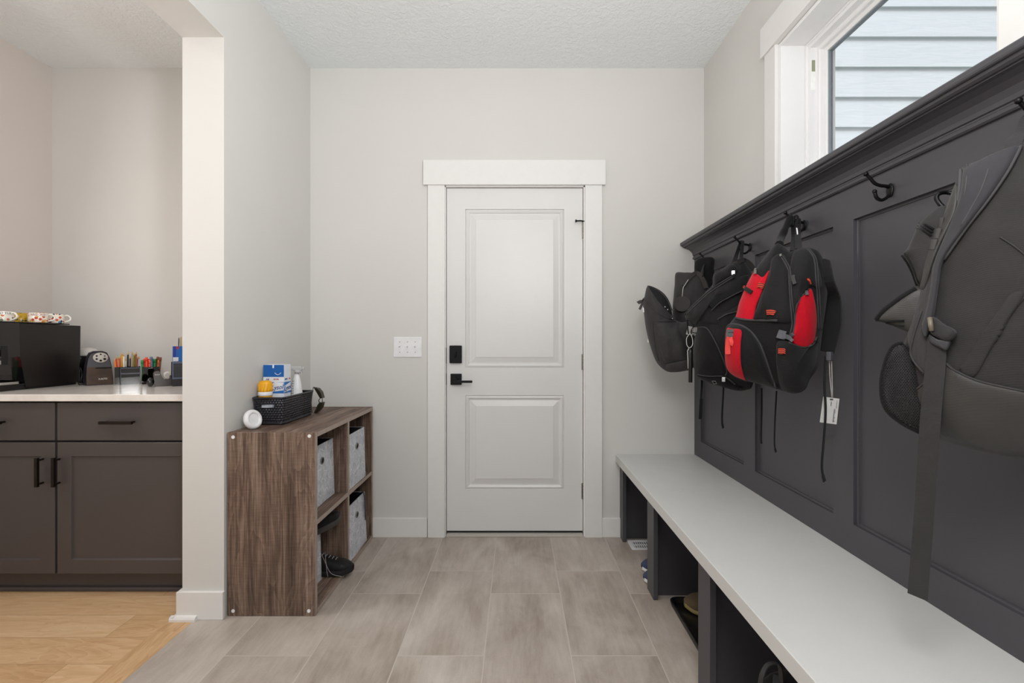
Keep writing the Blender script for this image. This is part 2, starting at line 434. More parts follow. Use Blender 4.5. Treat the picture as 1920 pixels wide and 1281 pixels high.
# ------------------------------------------------------------------ the setting
b = B()
b.box(-1.33, 1.32, -1.6, 2.80, -0.03, 0)
structure(b, 'floor', TILE)
b = B(); b.box(-4.2, -1.434, -1.6, 2.80, -0.03, 0); structure(b, 'oak_floor', OAK)
b = B(); b.box(-1.434, -1.33, -1.6, 1.95, -0.03, 0.0004); b.box(-1.434, -1.33, 1.95, 2.8, -0.03, 0); structure(b, 'oak_floor_border', OAKB)
b = B(); b.box(-4.2, 1.40, -1.6, 2.80, ZC, ZC + 0.08); structure(b, 'ceiling', CEIL)
# back wall with the door opening
b = B(); dx0, dx1, dz1 = -0.432, 0.409, 2.072
b.box(-2.86, dx0, D, D + 0.13, 0, ZC); b.box(dx1, 1.32, D, D + 0.13, 0, ZC); b.box(dx0, dx1, D, D + 0.13, dz1, ZC)
structure(b, 'wall_back', WALL)
# left: stub wall and the header over the wide opening
b = B(); b.box(-1.39, XL, 1.891, D, 0, ZC); b.box(-1.39, XL, -1.6, 1.891, 2.414, ZC); structure(b, 'wall_left', WALL)
b = B(); b.box(-2.86, -2.739, 0.7, D, 0, ZC); structure(b, 'wall_nook', WALL_WARM)
# right wall with window opening
wy0, wy1, wz0, wz1 = 1.04, 1.90, 1.742, 2.385
b = B(); X2 = 1.33
b.box(XR, X2, -1.6, wy0, 0, ZC); b.box(XR, X2, wy1, D + .13, 0, ZC); b.box(XR, X2, wy0, wy1, 0, wz0); b.box(XR, X2, wy0, wy1, wz1, ZC)
structure(b, 'wall_right', WALL)

# baseboards
b = B(); b.box(XL, -0.526, D - .014, D, 0, 0.112, .002); b.box(0.5, XR, D - .014, D, 0, 0.112, .002); structure(b, 'baseboard_back', TRIM)
b = B(); b.box(-1.406, -1.2125, 1.876, 1.891, 0, 0.114, .002); b.box(-1.406, -1.3905, 1.8912, 2.10, 0, 0.114, .002); structure(b, 'baseboard_left', TRIM)
b = B()
pr = [(0, 0), (0.016, 0), (0.016, 0.010), (0.012, 0.017), (0.0, 0.02)]
b.prism([(-1.424, 1.876 - a, z) for a, z in pr], (0.106, 0, 0)); b.prism([(-1.406 - a, 1.862, z) for a, z in pr], (0, 0.24, 0))
structure(b, 'trim_shoe', TRIM)

# ---- door
def rings(b, rect, prof, pos, mat=0):
    """nested rectangles: rect (u0,u1,v0,v1); prof [(inset, depth)]; pos(u,v,d)->world"""
    u0, u1, v0, v1 = rect; prev = None
    for k, (i, d) in enumerate(prof):
        cur = [pos(u0 + i, v0 + i, d), pos(u1 - i, v0 + i, d), pos(u1 - i, v1 - i, d), pos(u0 + i, v1 - i, d)]
        if prev: b.add(prev + cur, [[j, (j + 1) % 4, 4 + (j + 1) % 4, 4 + j] for j in range(4)], mat)
        prev = cur
    b.add(prev, [[0, 1, 2, 3]], mat)
def zpx(py, y=D): return H - (py - VY) * y / F
def xpx(px, y=D): return (px - VX) * y / F
yd = D + 0.012
sx0, sx1, sz0, sz1 = xpx(837), xpx(1093), zpx(997), zpx(352)
door = thing('door_1', 'white two-panel door with black hardware in the back wall', 'door', (0, yd, 0)); door['kind'] = 'structure'
b = B(); pos = lambda u, v, d: Vector((u, yd + d, v))
up = (xpx(872), xpx(1058), zpx(690), zpx(391)); lo = (xpx(872), xpx(1058), zpx(919), zpx(742))
us = [sx0, up[0], up[1], sx1]; vs = [sz0, lo[2], lo[3], up[2], up[3], sz1]
for i in range(3):
    for j in range(5):
        if i == 1 and j in (1, 3): continue
        b.add([pos(us[i], vs[j], 0), pos(us[i + 1], vs[j], 0), pos(us[i + 1], vs[j + 1], 0), pos(us[i], vs[j + 1], 0)], [[0, 1, 2, 3]])
prof = [(0, 0), (.0018, .007), (.006, .003), (.013, .0005), (.022, .005), (.0245, .0095), (.031, .0095), (.060, .002), (.0635, .0)]
rings(b, up, prof, pos); rings(b, lo, prof, pos)
b.add([pos(sx0, sz0, 0), pos(sx1, sz0, 0), pos(sx1, sz1, 0), pos(sx0, sz1, 0), pos(sx0, sz0, .04), pos(sx1, sz0, .04), pos(sx1, sz1, .04), pos(sx0, sz1, .04)],
      [[0, 1, 5, 4], [1, 2, 6, 5], [2, 3, 7, 6], [3, 0, 4, 7], [4, 5, 6, 7]])
slab = b.build('door_slab', DOORM, door)
b = B(); b.box(sx0, sx1, yd + .006, yd + .04, sz0 - .012, sz0 - .001); b.build('door_sweep', RUBBER, door)
# deadbolt, lever
dbx, dbz = xpx(854.5), zpx(664.5)
b = B(); b.box(dbx - .036, dbx + .036, yd - .022, yd - .0005, dbz - .052, dbz + .052, .004)
b.box(dbx - .004, dbx + .004, yd - .040, yd - .022, dbz - .018, dbz + .018, .002)
b.build('deadbolt', BLACKM, slab)
lx, lz = xpx(855), zpx(711.5)
b = B(); b.box(lx - .033, lx + .033, yd - .012, yd - .0005, lz - .033, lz + .033, .003)
b.lathe([(.011, 0), (.011, .05)], 16, Matrix.Translation((lx, yd - .05, lz)) @ Matrix.Rotation(-PI / 2, 4, 'X'))
b.box(lx - .012, xpx(887), yd - .062, yd - .046, lz - .017, lz - .003, .003)
b.build('lever_handle', BLACKM, slab)
for z0, z1 in ((zpx(682), zpx(652)), (zpx(722), zpx(700))):
    b = B(); b.box(sx0 - .009, sx0 - .002, yd - .009, yd + .01, z0, z1, .002); b.build('strike_plate', BLACKM, door)
for zc in (zpx(432), zpx(679), zpx(922)):
    b = B(); hx = xpx(1094.5)
    for k in range(5): b.lathe([(.0062, 0), (.0062, .0165)], 12, Matrix.Translation((hx, yd - .006, zc - .047 + k * .0185)))
    b.ball((hx, yd - .006, zc + .049), .005, 6); b.box(hx - .012, hx + .004, yd - .003, yd, zc - .046, zc + .046)
    b.build('hinge', NICKEL, door)
b = B(); zs = zpx(415); hx = xpx(1094.5)
b.tube([(hx, yd - .012, zs), (hx - .02, yd - .024, zs), (hx - .05, yd - .028, zs - .002)], .0042, 8)
b.lathe([(.008, 0), (.008, .008)], 12, Matrix.Translation((hx - .052, yd - .028, zs - .002)) @ Matrix.Rotation(PI / 2, 4, 'Y'))
b.lathe([(.009, 0), (.009, .006)], 12, Matrix.Translation((hx, yd - .008, zs - .003)))
b.build('door_stop', BLACKM, door, label='black hinge pin stop')
# casing
b = B()
b.box(xpx(803), xpx(834.5), D - .018, D, 0, zpx(349), .0015); b.box(xpx(1096.5), xpx(1128), D - .018, D, 0, zpx(349), .0015)
b.box(xpx(795), xpx(1134), D - .027, D, zpx(349), zpx(303), .0015)
b.box(dx0, sx0 - .003, D - .004, D + .1, 0, dz1); b.box(sx1 + .003, dx1, D - .004, D + .1, 0, dz1); b.box(dx0, dx1, D - .004, D + .1, sz1 + .003, dz1)
structure(b, 'trim_door', TRIM)
b = B(); b.box(sx0, sx1, D - .012, D + .12, 0, .014, .002); structure(b, 'door_threshold', plain('threshold', (190, 184, 176), 0.5))
b = B(); b.box(dx0, dx1, D + .1, D + .13, 0, dz1); structure(b, 'door_backing', DARKIN)

# ---- window in right wall
b = B()
b.box(1.086, XR, 1.914, 1.997, wz0, 2.40, .0015); b.box(1.086, XR, .945, 1.027, wz0, 2.40, .0015); b.box(1.078, XR, .925, 2.017, 2.40, 2.53, .0015)
b.box(1.085, XR, .925, 2.017, 1.733, 1.7425)
structure(b, 'trim_window', TRIM)
win = thing('window_1', 'high fixed window above the charcoal ledge looking onto siding', 'window', (1.2, 1.47, wz0)); win['kind'] = 'structure'
def frame_rings(prof, name, mat, parent):
    b = B(); prev = None
    for i, x in prof:
        cur = [Vector((x, wy0 + i, wz0 + i)), Vector((x, wy1 - i, wz0 + i)), Vector((x, wy1 - i, wz1 - i)), Vector((x, wy0 + i, wz1 - i))]
        if prev: b.add(prev + cur, [[j, (j + 1) % 4, 4 + (j + 1) % 4, 4 + j] for j in range(4)])
        prev = cur
    return b.build(name, mat, parent)
frame_rings([(-.012, 1.1035), (-.012, 1.1005), (.003, 1.1005), (.003, 1.203)], 'jamb_lining', JAMB, win)
frame_rings([(.0031, 1.203), (.006, 1.203), (.006, 1.2), (.012, 1.2), (.012, 1.208), (.025, 1.208), (.025, 1.25), (.025, 1.30), (.0031, 1.30)], 'frame', JAMB, win)
frame_rings([(.025, 1.237), (.038, 1.237), (.041, 1.241), (.041, 1.255), (.052, 1.255), (.056, 1.258), (.056, 1.272), (.056, 1.285), (.025, 1.285)], 'sash', JAMB, win)
frame_rings([(.0555, 1.262), (.0595, 1.264), (.060, 1.270), (.060, 1.28), (.056, 1.28)], 'gasket', GREYFRAME, win)
b = B(); b.box(1.271, 1.275, wy0 + .06, wy1 - .06, wz0 + .06, wz1 - .06); b.build('pane', GLASS, win)
b = B(); b.box(1.214, 1.229, wy1 - .0262, wy1 - .0248, 2.185, 2.31); b.build('lock_slot_view', plain('slot_outdoor_white', (246, 247, 244), 0.3), win)  # plaque coloured like the bright outdoors seen through the lock slot
b = B(); b.box(1.2145, 1.2285, wy1 - .0272, wy1 - .0255, 2.262, 2.308); b.build('slot_greenery', plain('slot_outdoor_sage', (150, 156, 128), 0.5), win)  # greenery outside, coloured onto the slot plaque
# neighbouring garage wall outside, lap siding
b = B(); e = .181; z = 2.80 - e * 17
while z < 4.6:
    x0, x1, yb = 1.335, 6.0, 2.75
    b.add([(x0, yb - .02, z), (x1, yb - .02, z), (x1, yb - .004, z + e), (x0, yb - .004, z + e)], [[0, 1, 2, 3]])
    b.add([(x0, yb - .02, z), (x1, yb - .02, z), (x1, yb, z), (x0, yb, z)], [[0, 1, 2, 3]]); z += e
b.box(1.335, 6, 2.75, 2.80, -0.3, 4.6)
structure(b, 'wall_exterior', SIDING)

b = B(); b.box(1.335, 9, -6, 2.75, -.5, -.3); structure(b, 'ground_exterior', plain('turf', (92, 100, 76), 0.95, var=.3, nscale=12))
# ------------------------------------------------------------------ light switch
sw = thing('light_switch', 'white three-gang light switch plate on the wall beside the door', 'light switch', (xpx(764.5), D, zpx(670)))
b = B(); b.box(xpx(738), xpx(791), D - .006, D - .0002, zpx(670), zpx(632), .003); cvp = b.build('cover_plate', WHITEP, sw)
for k in range(3):
    xc = xpx(764.5) + (k - 1) * .046; zc = zpx(651)
    b = B(); b.box(xc - .0055, xc + .0055, D - .0075, D - .0055, zc - .013, zc + .013, .0005)
    b.prism([(xc - .0035, D - .007, zc - .002), (xc - .0035, D - .007, zc + .007), (xc - .0035, D - .019, zc + .009), (xc - .0035, D - .019, zc + .004)], (.007, 0, 0))
    b.build('toggle', WHITEP, sw)
    for s in (-1, 1):
        b = B(); b.lathe([(.003, 0), (.003, .0015)], 10, Matrix.Translation((xc, D - .0055, zc + s * .030)) @ Matrix.Rotation(PI / 2, 4, 'X')); b.build('screw', GREYP, cvp)

# ------------------------------------------------------------------ locker panelling, crown ledge
XP = 1.047; YN = -0.35
panels = [(2.10, 2.591), (1.506, 2.0), (.915, 1.415), (.325, .83), (-.26, .24)]
pz0, pz1 = .579, 1.529; zb, zt = .4845, 1.66
lk = thing('wall_panelling', 'charcoal board-and-frame panelling behind the hooks above the bench', 'wall panelling', (XP, 1.2, zb))
b = B(); pos = lambda u, v, d: Vector((XP + d, u, v))
ys = [YN]
for p0, p1 in sorted(panels): ys += [p0, p1]
ys += [D]
for i in range(len(ys) - 1):
    for j, (a, c) in enumerate(((zb, pz0), (pz0, pz1), (pz1, zt))):
        if j == 1 and i % 2 == 1: continue
        b.add([pos(ys[i], a, 0), pos(ys[i + 1], a, 0), pos(ys[i + 1], c, 0), pos(ys[i], c, 0)], [[0, 1, 2, 3]])
for p0, p1 in panels:
    rings(b, (p0, p1, pz0, pz1), [(0, 0), (.0005, .011), (.004, .0125), (.007, .0125), (.0075, .015)], pos)
b.add([pos(YN, zb, 0), pos(YN, zt, 0), pos(YN, zt, .0555), pos(YN, zb, .0555), pos(D, zb, 0), pos(D, zt, 0), pos(D, zt, .0555), pos(D, zb, .0555)],
      [[0, 1, 2, 3], [4, 5, 6, 7], [0, 4, 7, 3], [1, 5, 6, 2], [3, 2, 6, 7]])
b.build('panel_board', PANELM, lk)
b = B(); cp = [(XP, 1.632), (XP - .007, 1.632), (XP - .011, 1.636), (XP - .011, 1.644), (XP - .006, 1.648), (XP - .006, 1.652), (XP - .010, 1.654),
               (XP - .012, 1.664), (XP - .020, 1.678), (XP - .034, 1.689), (XP - .050, 1.696), (XP - .060, 1.6975), (XP - .060, 1.701), (XP - .066, 1.701), (XP - .072, 1.705), (XP - .074, 1.711),
               (XP - .080, 1.711), (XP - .083, 1.713), (XP - .0845, 1.717), (XP - .0845, 1.727), (XP - .083, 1.730), (XP + .0565, 1.730), (XP + .0565, 1.632)]
b.prism([(x, YN, z) for x, z in cp], (0, D - YN - .0005, 0)); b.build('crown_ledge', PANELM, lk)

def hook_proto():
    h = thing('coat_hook', 'x', 'coat hook', (0, 0, 0), 'double coat hooks on the panelling')
    b = B(); b.ball((-.003, 0, 0), .02, 8, (.22, .62, 1.0)); b.build('back_plate', BLACKM, h)
    b = B()
    p = smoothc([(0, 0, .008), (-.014, 0, .012), (-.03, 0, .014), (-.045, 0, .020), (-.058, 0, .034), (-.068, 0, .044)], 4, False)
    b.tube(p, [.0052 - .0014 * i / len(p) for i in range(len(p))], 8); b.ball((-.070, 0, .046), .0065, 6); b.build('upper_prong', BLACKM, h)
    b = B()
    p = smoothc([(0, 0, -.006), (-.012, 0, -.020), (-.027, 0, -.027), (-.040, 0, -.020), (-.045, 0, -.006)], 4, False)
    b.tube(p, .0046, 8); b.ball((-.0455, 0, -.003), .006, 6); b.build('lower_prong', BLACKM, h)
    return h
hl = ['black double coat hook behind the charcoal backpack nearest the back wall', 'black double coat hook holding the plain black backpack',
      'black double coat hook holding the red and black backpack', 'empty black double coat hook between red and grey backpacks', 'black double coat hook above the large grey backpack']
h0 = hook_proto(); HK = []
for k, y in enumerate((2.424, 2.039, 1.654, 1.272, .885)):
    h = h0 if k == 0 else copy_tree(h0); h.location = (XP - .001, y, 1.571); h['label'] = hl[k]; HK.append(Vector((XP, y, 1.571)))

# ------------------------------------------------------------------ bench
b = B(); b.box(.582, XP + .02, YN, D - .001, .4405, .4842, .002)
bn = thing('storage_bench', 'long built-in bench with white top and charcoal dividers along the right wall', 'bench', (.8, 1.2, 0))
b.build('seat_top', BENCHM, bn)
divs = [(2.604, D - .0015), (2.019, 2.117), (1.43, 1.523), (.84, .935), (.25, .345), (-.34, -.25)]
for y0, y1 in divs:
    b = B(); b.box(.607, .627, y0, y1, .0005, .4395, .001); st = b.build('stile', PANELM, bn)
    ym = (y0 + y1) / 2 if y1 < 2.6 else y1 - .02
    b = B(); b.box(.627, XR - .02, ym - .01, ym + .01, .0005, .4395); b.build('divider', PANELM, bn)
b = B(); b.box(XR - .02, XR - .002, YN, D - .002, .0005, .4395); b.build('back_board', PANELM, bn)

# floor register
rg = thing('floor_register', 'white slotted floor register on the tile under the bench end', 'floor register', (.78, 2.56, 0))
b = B()
x0, x1, y0, y1 = .635, .94, 2.505, 2.622
b.box(x0, x1, y0, y0 + .018, .0005, .006, .002); b.box(x0, x1, y1 - .018, y1, .0005, .006, .002); b.box(x0, x0 + .02, y0 + .018, y1 - .018, .0005, .006); b.box(x1 - .02, x1, y0 + .018, y1 - .018, .0005, .006)
b.build('frame', WHITEP, rg)
b = B()
for k in range(22):
    xx = x0 + .024 + k * .012; b.box(xx, xx + .0055, y0 + .018, y1 - .018, .0008, .0045)
b.box(x0 + .02, x1 - .02, (y0 + y1) / 2 - .003, (y0 + y1) / 2 + .003, .0008, .0052)
b.build('slats', WHITEP, rg)
b = B(); b.box(x0 + .02, x1 - .02, y0 + .018, y1 - .018, .0001, .0006); b.build('duct', DARKIN, rg)

# boot tray
tr = thing('boot_tray', 'black plastic boot tray on the tile under the bench', 'boot tray', (.84, 1.8, 0))
b = B(); x0, x1, y0, y1 = .672, 1.06, 1.55, 2.0
def rr(x0, x1, y0, y1, r, z, n=5):
    out = []
    for cx, cy, a0 in ((x1 - r, y1 - r, 0), (x0 + r, y1 - r, PI / 2), (x0 + r, y0 + r, PI), (x1 - r, y0 + r, 1.5 * PI)):
        for k in range(n + 1):
            a = a0 + PI / 2 * k / n; out.append(Vector((cx + r * math.cos(a), cy + r * math.sin(a), z)))
    return out
loops = [rr(x0, x1, y0, y1, .03, .001), rr(x0 - .006, x1 + .006, y0 - .006, y1 + .006, .035, .024), rr(x0 - .002, x1 + .002, y0 - .002, y1 + .002, .033, .027), rr(x0 + .004, x1 - .004, y0 + .004, y1 - .004, .03, .024), rr(x0 + .012, x1 - .012, y0 + .012, y1 - .012, .025, .006)]
b.grid(loops, True, False, 0, True); b.add(loops[-1], [list(range(len(loops[-1])))], 0); b.add(loops[0], [list(range(len(loops[0])))], 0)
k = NT('tray_plastic'); nz = k.noise(k.coord(), 16, 5, 0.7); k.l(k.ramp(nz.outputs[0], [(0.45, rgb(18, 17, 18)), (0.62, rgb(30, 28, 27)), (0.75, rgb(70, 66, 60))]), k.p.inputs['Base Color']); k.setp(Roughness=0.35)
b.build('tray', k.m, tr)

# ------------------------------------------------------------------ shoes
def shoe(name, label, loc, rz, upper, sole, lace, L=.28, W=.098, tilt=(0, 0), group=None, sh=.027, accent=None, laces_loose=False):
    t = thing(name, label, 'shoe', (0, 0, 0), group)
    def sec(s):
        hw = W / 2 * (0.74 + 0.30 * math.sin(PI * min(1, max(0, (s - .05) / 1.15)) ** 1.1)) * (1 - max(0, (s - .78) / .22) ** 2.4 * .72) * (1 - max(0, (.10 - s) / .10) ** 2 * .35)
        return hw
    N = 22; rows = []; srows = []
    for i in range(N + 1):
        s = i / N; x = -L / 2 + s * L; hw = sec(s)
        zt = .098 - .012 * math.sin(PI * min(1, s / .35)) if s < .35 else .098 - .052 * ((s - .35) / .65) ** 0.85
        if s > .86: zt = .034 + (zt - .034) * (1 - ((s - .86) / .14) ** 2 * .6)
        z0 = sh - .005 + (.004 if s > .85 else 0)
        row = []
        for q in range(17):
            a = PI * q / 16
            row.append(Vector((x, hw * .96 * math.copysign(abs(math.cos(a)) ** .7, math.cos(a)), z0 + (zt - z0) * abs(math.sin(a)) ** .75)))
        rows.append(row)
        zs = .005 * max(0, (s - .8) / .2) ** 2 * 2
        srows.append([Vector((x, hw * c, z)) for c, z in ((-1.03, .004 + zs), (-1.05, sh * .6 + zs), (-1.0, sh + zs), (1.0, sh + zs), (1.05, sh * .6 + zs), (1.03, .004 + zs), (.9, 0 + zs), (-.9, 0 + zs))])
    b = B(); b.grid(rows, False, False, 0, True)
    for r in (rows[0], rows[-1]): b.add(r, [list(range(len(r)))], 0)
    b.build('upper', upper, t)
    b = B(); b.grid(srows, True, False, 0, False)
    for r in (srows[0], srows[-1]): b.add(r, [list(range(8))], 0)
    b.build('sole', sole, t)
    b = B()
    oval = [Vector((-L * .27 + L * .17 * math.cos(a), W * .27 * math.sin(a), .1 - .004 * math.cos(a))) for a in [2 * PI * k / 20 for k in range(20)]]
    b.tube(oval, .006, 7, True); b.add([p + Vector((0, 0, .001)) for p in oval], [list(range(20))])
    b.build('collar', accent or upper, t)
    if lace:
        b = B()
        for k in range(5):
            x = -L * .05 + k * L * .06; z = .098 - .052 * max(0, (((x + L / 2) / L) - .35) / .65) ** .85 + .002
            b.tube([(x, -W * .2, z - .010), (x + .006, 0, z + .003), (x + .004, W * .2, z - .010)], .0022, 6)
        if laces_loose:
            b.tube(smoothc([(-.01, -.02, .1), (.02, -.046, .07), (.05, -.051, .02), (.1, -.049, .004)], 5, False), .0016, 6)
            b.tube(smoothc([(0, 0, .1), (.02, -.042, .08), (.03, -.051, .03), (.035, -.0515, .004)], 5, False), .0016, 6)
        b.build('laces', lace, t)
    t.location = loc; t.rotation_euler = (tilt[0], tilt[1], rz); return t
BLUEF = fabric('navy_knit', (58, 66, 92), 0.9); WSOLE = plain('white_sole', (225, 225, 222), 0.5)
shoe('sneaker', 'navy knit sneaker nearer the white floor register under the bench', (.625 + .135, 2.278, .001), PI, BLUEF, WSOLE, BLUEF, .27, .095, sh=.017, group='navy sneakers under the bench')
shoe('sneaker', 'navy knit sneaker tucked against the bench stile, farther from the register', (.605 + .135, 2.17, .001), PI, BLUEF, WSOLE, BLUEF, .27, .095, sh=.017, group='navy sneakers under the bench')
OLIVE = fabric('olive_suede', (92, 78, 58), 0.9); YSOLE = plain('yellow_sole', (150, 134, 84), 0.6)
shoe('shoe', 'brown shoe with yellowish sole on the black boot tray', (.715 + .13, 1.925, .007), PI - .2, OLIVE, YSOLE, plain('tan_lace', (170, 150, 120), 0.8), .26, .10, accent=BLKP, sh=.018)
BSH = fabric('black_leather', (20, 20, 21), 0.55, crease=0.1); GLACE = plain('grey_lace', (150, 142, 142), 0.8)
shoe('sneaker', 'black sneaker with loose grey laces poking out of the lower cubby', (-.797 - .138, 2.219, .0235), 0, BSH, RUBBER, GLACE, .275, .092, laces_loose=True, group='black sneakers in the cubby organizer')
shoe('sneaker', 'black sneaker with ridged sole resting on the lower grey bin', (-.935, 2.122, .263), .95, BSH, plain('sole_cream', (60, 58, 56), 0.6), GLACE, .25, .085, tilt=(0, -.15), group='black sneakers in the cubby organizer')

# ------------------------------------------------------------------ cubby organizer
CX0, CX1, CY0, CY1, CZ = -1.2105, -.843, 1.902, 2.665, .768; T = .022
cu = thing('cubby_organizer', 'grey-brown wood grain four-cube storage organizer against the left wall', 'storage organizer', (-1.03, 2.28, 0))
def board(name, x0, x1, y0, y1, z0, z1, mat):
    b = B(); b.box(x0, x1, y0, y1, z0, z1, .0008, 0)
    for i, f in enumerate(b.f):
        c = sum((b.v[q] for q in f), Vector()) / len(f)
        if abs(c.x - x1) < 1e-4: b.mi[i] = 1
    return b.build(name, [mat, WEDGE], cu)
board('side_panel', CX0, CX1, CY0, CY0 + T, .001, CZ, WN[2]); board('side_panel', CX0, CX1, CY1 - T, CY1, .001, CZ, WN[2])
board('top_panel', CX0, CX1, CY0 + T, CY1 - T, CZ - T, CZ - .0005, WN[1]); board('bottom_panel', CX0, CX1, CY0 + T, CY1 - T, .001, T, WN[1])
ym = (CY0 + CY1) / 2; zm = .385
board('divider', CX0 + .008, CX1 - .001, ym - T / 2, ym + T / 2, T, CZ - T, WN[2])
board('shelf', CX0 + .008, CX1 - .001, CY0 + T, ym - T / 2, zm - T / 2, zm + T / 2, WN[1]); board('shelf', CX0 + .008, CX1 - .001, ym + T / 2, CY1 - T, zm - T / 2, zm + T / 2, WN[1])
b = B(); b.box(CX0, CX0 + .006, CY0 + T, CY1 - T, T, CZ - T); b.build('back_panel', WN[2], cu)
for x, z in ((xpx(437, 1.902), zpx(820, 1.902)), (xpx(580, 1.902), zpx(818, 1.902)), (xpx(579, 1.902), .022), (xpx(437, 1.902), .022)):
    b = B(); M = Matrix.Translation((x, CY0 - .0002, z)) @ Matrix.Rotation(PI / 2, 4, 'X')
    b.lathe([(.0075, -.001), (.0075, .0006), (.006, .0012), (.0035, .0012), (.003, .0002)], 16, M); b.build('screw_cap', WHITEP, cu)

def fabric_bin(label, x1, y0, y1, z0, h, lean=.0, depth=.27):
    t = thing('fabric_bin', label, 'storage bin', (x1 - depth / 2, (y0 + y1) / 2, z0), 'grey printed fabric bins in the cubby organizer')
    b = B(); x0 = x1 - depth; th = .005
    def loop(i, z, l=0):
        k = lean * (z - z0) / h
        return [Vector((x0 + i, y0 + i, z)), Vector((x1 - i - k, y0 + i, z)), Vector((x1 - i - k, y1 - i, z)), Vector((x0 + i, y1 - i, z))]
    n = 6
    rows = [loop(0.002 + .004 * math.sin(PI * k / n) * 0, z0 + h * k / n) for k in range(n + 1)]
    fine = []
    for r in rows:
        rr_ = []
        for a in range(4):
            for q in range(6):
                p = r[a].lerp(r[(a + 1) % 4], q / 6); w = noise.noise(p * 14) * .004 * (0 if q == 0 else 1); nn = Vector((1, 0, 0)) if a == 1 else Vector((0, 0, 0)); rr_.append(p + nn * w)
        fine.append(rr_)
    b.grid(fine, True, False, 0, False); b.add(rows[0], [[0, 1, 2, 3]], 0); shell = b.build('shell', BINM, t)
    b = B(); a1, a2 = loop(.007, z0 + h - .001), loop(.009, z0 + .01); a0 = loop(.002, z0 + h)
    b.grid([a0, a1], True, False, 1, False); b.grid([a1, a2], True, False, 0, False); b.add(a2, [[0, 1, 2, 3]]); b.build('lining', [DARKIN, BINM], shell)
    gy = (y0 + y1) / 2; gz = z0 + h * .72; gx = x1 - lean * .72
    b = B(); ring = [Vector((gx + .0015, gy + .014 * math.cos(a), gz + .014 * math.sin(a))) for a in [2 * PI * k / 20 for k in range(20)]]
    b.tube(ring, .0028, 6, True); b.build('grommet', NICKEL, shell, label='metal ring of the pull hole')
    b = B(); b.add([p + Vector((.0012, 0, 0)) * 1 for p in ring], [list(range(20))]); b.prism([p - Vector((.001, 0, 0)) for p in ring], (.0018, 0, 0)); b.build('pull_hole', DARKIN, shell)
    return t
fabric_bin('grey printed fabric bin in the upper cube nearer the camera', -.902, 1.985, 2.258, zm + T / 2, .275, .008, .285)
fabric_bin('grey printed fabric bin in the upper cube beside the door wall', -.846, 2.297, 2.553, zm + T / 2, .275, .008, .30)
fabric_bin('grey printed fabric bin with a navy strap over its rim', -.850, 2.305, 2.585, T, .275, .012, .30)
fabric_bin('grey printed fabric bin behind the black sneaker, lower cube nearer the camera', -.925, 1.928, 2.162, T, .246, .006, .27)
b = B(); b.ribbon(smoothc([(-.93, 2.55, .27), (-.885, 2.552, .298), (-.862, 2.553, .304), (-.856, 2.552, .28), (-.853, 2.552, .22), (-.848, 2.549, .15)], 5, False), (0, 1, 0), .012, .002)
b.build('bag_strap', plain('navy_strap', (52, 58, 78), 0.8), label='thin navy strap hanging over the lower far grey bin', cat='strap')
def blob(name, mat, label, cat, c, r, sc, amp=.2, f=12):
    b = B(); b.ball(c, r, 14, sc)
    for i, p in enumerate(b.v):
        d = p - Vector(c); b.v[i] = Vector(c) + d * (1 + amp * noise.noise(p * f))
    return b.build(name, mat, label=label, cat=cat)
blob('cloth_bag', BAGBLK, 'crumpled black cloth bag inside the bin with the navy strap', 'bag', (-1.0, 2.43, .225), .1, (1, 1, .75))
blob('pouch', BAGBLK2, 'black pouch in the upper grey bin nearer the camera', 'pouch', (-1.04, 2.11, .575), .1, (1, 1, .7))

# ------------------------------------------------------------------ basket and what stands in it (on the cubby)
ZT = CZ
bk = thing('storage_basket', 'black woven plastic basket of cleaning supplies on the cubby organizer', 'basket', (-1.13, 2.21, ZT))
bx0, bx1, by0, by1, bh = -1.208, -1.064, 2.072, 2.385, .127
def bl(i, z, r=.02): return rr(bx0 + i, bx1 - i, by0 + i, by1 - i, r, ZT + z, 5)
def inset(z): return .006 * (1 - z / bh)
b = B(); sx0_, sx1_, sz_a, sz_b = -1.166, -1.096, .075, .098
zl = [.001, .03, .055, sz_a, sz_b, .112, bh - .008]
rows = [bl(inset(z), z) for z in zl]
m = len(rows[0])
for i in range(len(rows) - 1):
    for j in range(m):
        p, q = rows[i][j], rows[i][(j + 1) % m]; r_, s_ = rows[i + 1][(j + 1) % m], rows[i + 1][j]
        if abs(p.y - q.y) < 1e-4 and p.y < 2.1 and abs(p.x - q.x) > .05:      # near end: leave the hand slot open
            pts0 = [p.lerp(q, t) for t in (0, .22, .78, 1)]; pts1 = [s_.lerp(r_, t) for t in (0, .22, .78, 1)]
            for k in range(3):
                if zl[i] == sz_a and k == 1: continue
                b.add([pts0[k], pts0[k + 1], pts1[k + 1], pts1[k]], [[0, 1, 2, 3]])
        else: b.add([p, q, r_, s_], [[0, 1, 2, 3]], 0, True)
b.add(rows[0], [list(range(m))], 0); b.build('woven_wall', PERF, bk)
b = B(); b.tube(bl(0, bh - .005), .0055, 8, True)
b.tube(bl(inset(.003) + .001, .006), .005, 8, True)
slot = [Vector((x, by0 + inset(.087) - .0005, ZT + z)) for x, z in ((-1.164, sz_a + .002), (-1.108, sz_a + .002), (-1.103, sz_a + .006), (-1.103, sz_b - .006), (-1.108, sz_b - .002), (-1.164, sz_b - .002), (-1.169, sz_b - .006), (-1.169, sz_a + .006))]
b.tube(slot, .003, 6, True); b.build('rim', plain('basket_plastic', (24, 24, 31), 0.35), bk)

